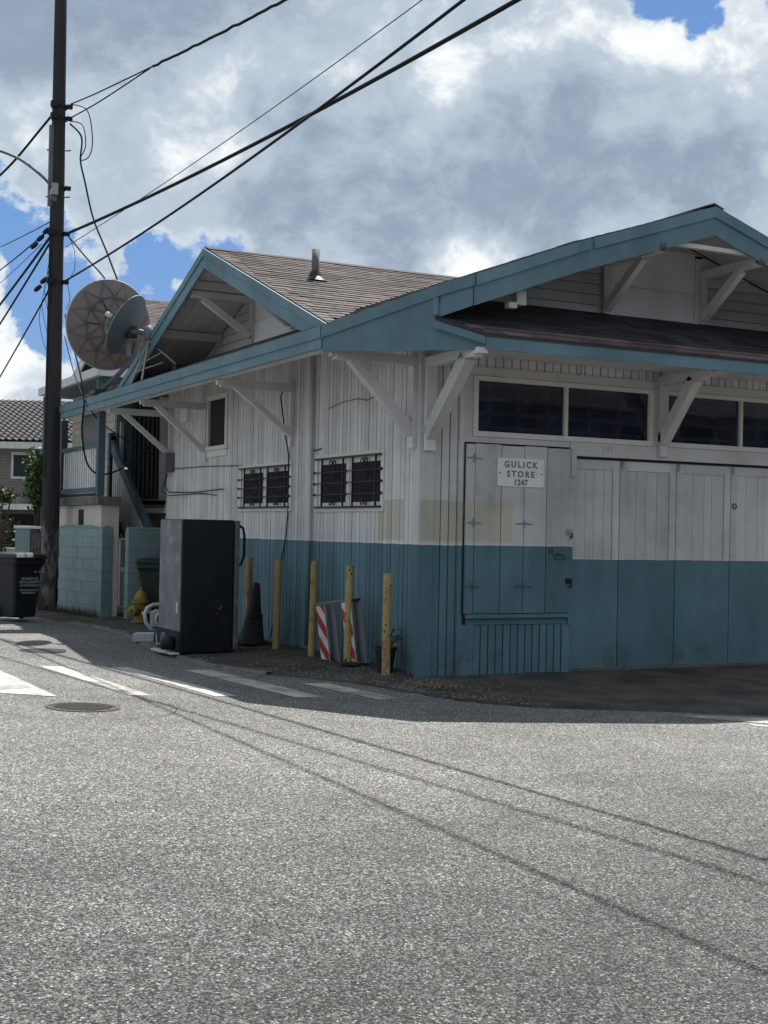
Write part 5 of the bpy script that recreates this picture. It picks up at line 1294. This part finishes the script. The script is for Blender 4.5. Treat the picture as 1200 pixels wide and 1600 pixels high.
# local x runs to the left of the picture along the facade, +y away... facade on local -y side faces the street
Fh.rotation_euler = (0, 0, ang)
box('wall', (-14, 0, 0), (.6, 8, 4.35), M_TANBLK, Fh)
tr = MB(); sl_, rise = 5.0, 2.0
top = [(-14.6, -.6, 4.42), (1.2, -.6, 4.42), (-1.5, 4.4, 6.2), (-14.6, 4.4, 6.2)]; tr.add(top+[(a, b, c-.1) for a, b, c in top], [(0, 1, 2, 3), (7, 6, 5, 4), (0, 4, 5, 1), (1, 5, 6, 2)])
top = [(1.2, -.6, 4.42), (1.2, 9, 4.42), (-1.5, 4.4, 6.2)]; tr.add(top, [(0, 1, 2)])
frf = tr.build('roof', M_TILE, Fh)
tl = MB(); nL = 17
for k in range(nL):
    f0 = k/nL; y_ = -.6+5.0*f0; z_ = 4.43+1.78*f0; xr = 1.2-2.7*f0
    x_ = -8.0
    while x_ < xr:
        tl.add([(x_, y_-.03, z_+.03), (x_+.11, y_-.03, z_+.10), (x_+.22, y_-.03, z_+.03), (x_+.22, y_+.31, z_+.118), (x_+.11, y_+.31, z_+.17), (x_, y_+.31, z_+.118), (x_+.11, y_-.03, z_+.03)], [(0, 1, 4, 5), (1, 2, 3, 4), (0, 6, 1), (6, 2, 1)], random.random()); x_ += .225
tl.build('tile', M_TILE, frf, kind='stuff')
box('fascia_board', (-14.6, -.66, 4.18), (1.25, -.6, 4.40), M_RWHITE, Fh); box('soffit', (-14, -.6, 4.25), (1.2, 0, 4.3), M_RWHITE, Fh)
fw = MB().box((-2.35, -.05, 4.0), (-.9, .02, 4.10)).box((-2.35, -.05, 3.2), (-.9, .02, 3.28)).box((-2.35, -.05, 3.28), (-2.27, .02, 4.0)).box((-.98, -.05, 3.28), (-.9, .02, 4.0)).box((-1.64, -.05, 3.28), (-1.58, .02, 4.0)).build('window', M_RWHITE, Fh)
for v in fw.data.vertices: v.co.x += .10
for a, b in ((-2.27, -1.64), (-1.58, -.98)): box('pane', (a+.10, -.03, 3.28), (b+.10, -.02, 4.0), M_DARKDOOR, fw)
Cp = thing('carport', 'low flat white edged carport roof beside the tan house', 'carport', (2.2, 27.0, 0), ang)
box('roof', (-9, 0, 2.05), (.9, 4, 2.13), M_GREYPANEL, Cp); box('fascia_board', (-9, -.05, 2.02), (.9, -.001, 2.19), M_RWHITE, Cp); box('back_wall', (-9, 4.1, 0), (.9, 4.2, 2.05), M_DARKDOOR, Cp)
box('beam', (-9, .05, 1.9), (.9, .15, 2.045), M_TRUNK, Cp)
box('post', (.66, .02, 0), (.8, .14, 2.05), M_LIT, Cp); box('post', (-3.4, .02, 0), (-3.26, .14, 2.05), M_LIT, Cp)
Pl = thing('gate_pillar', 'square pale green gate pillar with a white capstone left of the utility pole', 'pillar', (-1.42, 14.35, 0), R(-27))
box('shaft', (0, 0, 0), (.30, .42, 1.50), M_BLOCK, Pl, bevel=.008); box('return_wall', (.302, .03, 0), (.50, .4, 1.42), M_STEP, Pl)
box('capstone', (-.03, -.02, 1.505), (.52, .44, 1.56), M_WPLAST, Pl, bevel=.01)
lw = thing('low_wall', 'low white garden wall with a railing at the far left', 'wall', (-1.0, 21.0, 0), ang)
box('base', (-6, 0, 0), (1.2, .2, .9), M_LIT, lw); box('cap', (-6, -.04, .905), (1.2, .24, 1.0), M_WPLAST, lw)
for k in range(40): MB().box((-5.9+k*.17, -.06, .2), (-5.87+k*.17, -.03, 1.12)).build('bar', M_IRON, lw)
box('rail', (-5.95, -.065, 1.10), (1.0, -.025, 1.14), M_IRON, lw)
bx = thing('planter_box', 'stone faced planter box between the green pillar and the utility pole', 'planter', (-1.28, 13.6, 0), R(-27))
for i in range(6):
    for j in range(9): MB().box((j*.065+random.uniform(0, .01), -random.uniform(0, .012), i*.19+.003), (j*.065+.06, .25, i*.19+.185)).build('stone', M_TRUNK, bx, bevel=.006)
def shrub(label, c, rad, n, name='shrub', leaf=.09):
    t = thing(name, label, 'shrub', (c[0], c[1], 0)); tk = MB(); lf = MB()
    for k in range(7):
        a = random.uniform(0, 6.28); e = Vector((rad[0]*.6*math.cos(a), rad[1]*.6*math.sin(a), c[2]+rad[2]*random.uniform(-.4, .7)))
        tk.tube([(0, 0, 0), (e.x*.3, e.y*.3, e.z*.5), e], [.06, .035, .012], 6)
    cl = [Vector((random.uniform(-1, 1), random.uniform(-1, 1), random.uniform(-1, 1))) for _ in range(16)]
    cl = [v.normalized()*random.uniform(.25, .85) for v in cl]
    for i in range(n):
        b_ = random.choice(cl); p = b_ + Vector([random.gauss(0, .2) for _ in range(3)])
        p = Vector((p.x*rad[0], p.y*rad[1], p.z*rad[2]+c[2])); s_ = leaf*random.uniform(.6, 1.3)
        u = Vector([random.uniform(-1, 1) for _ in range(3)]).normalized(); v_ = u.cross(Vector([random.uniform(-1, 1) for _ in range(3)])).normalized()
        lf.add([p-u*s_, p+v_*s_*.5, p+u*s_, p-v_*s_*.5], [(0, 1, 2, 3)])
    tk.build('trunk', M_TRUNK, t); lf.build('crown', M_LEAF, t, kind='stuff'); return t
shrub('leafy green shrub rising between the tan house window and the pole', (.30, 19.6, 2.75), (.50, .55, .80), 2400, leaf=.075)
shrub('dark low shrub under the carport edge at the far left', (-.75, 21.5, 1.55), (.9, .7, .55), 1600, leaf=.08)
shrub('small bright shrub in front of the tan house wall', (-.55, 20.4, 2.30), (.5, .4, .28), 700, leaf=.07)

# the block of flats across the street, reflected in the shop windows
Ap = thing('apartment_building', 'brown walk-up apartment building across the street behind the viewer', 'building', (-6, -44, -.3), R(0))
box('wall', (-26, -12, 0), (70, 0, 13.5), simple('flats_wall', (.17, .14, .125), .85, .12), Ap)
for k in range(4):
    bal = box('balcony', (-25, .01, 2.9*k+2.6), (69, 1.3, 2.9*k+2.8), M_KERB, Ap); box('railing', (-25, 1.2, 2.9*k+2.82), (69, 1.28, 2.9*k+3.75), M_STEP, bal)
    for j in range(22): 
        wj = box('window', (-24+4.1*j, .01, 2.9*k+.9), (-21.6+4.1*j, .05, 2.9*k+2.3), M_WPLAST, Ap); box('pane', (-23.9+4.1*j, .051, 2.9*k+1.0), (-21.7+4.1*j, .06, 2.9*k+2.2), M_DARKDOOR, wj)
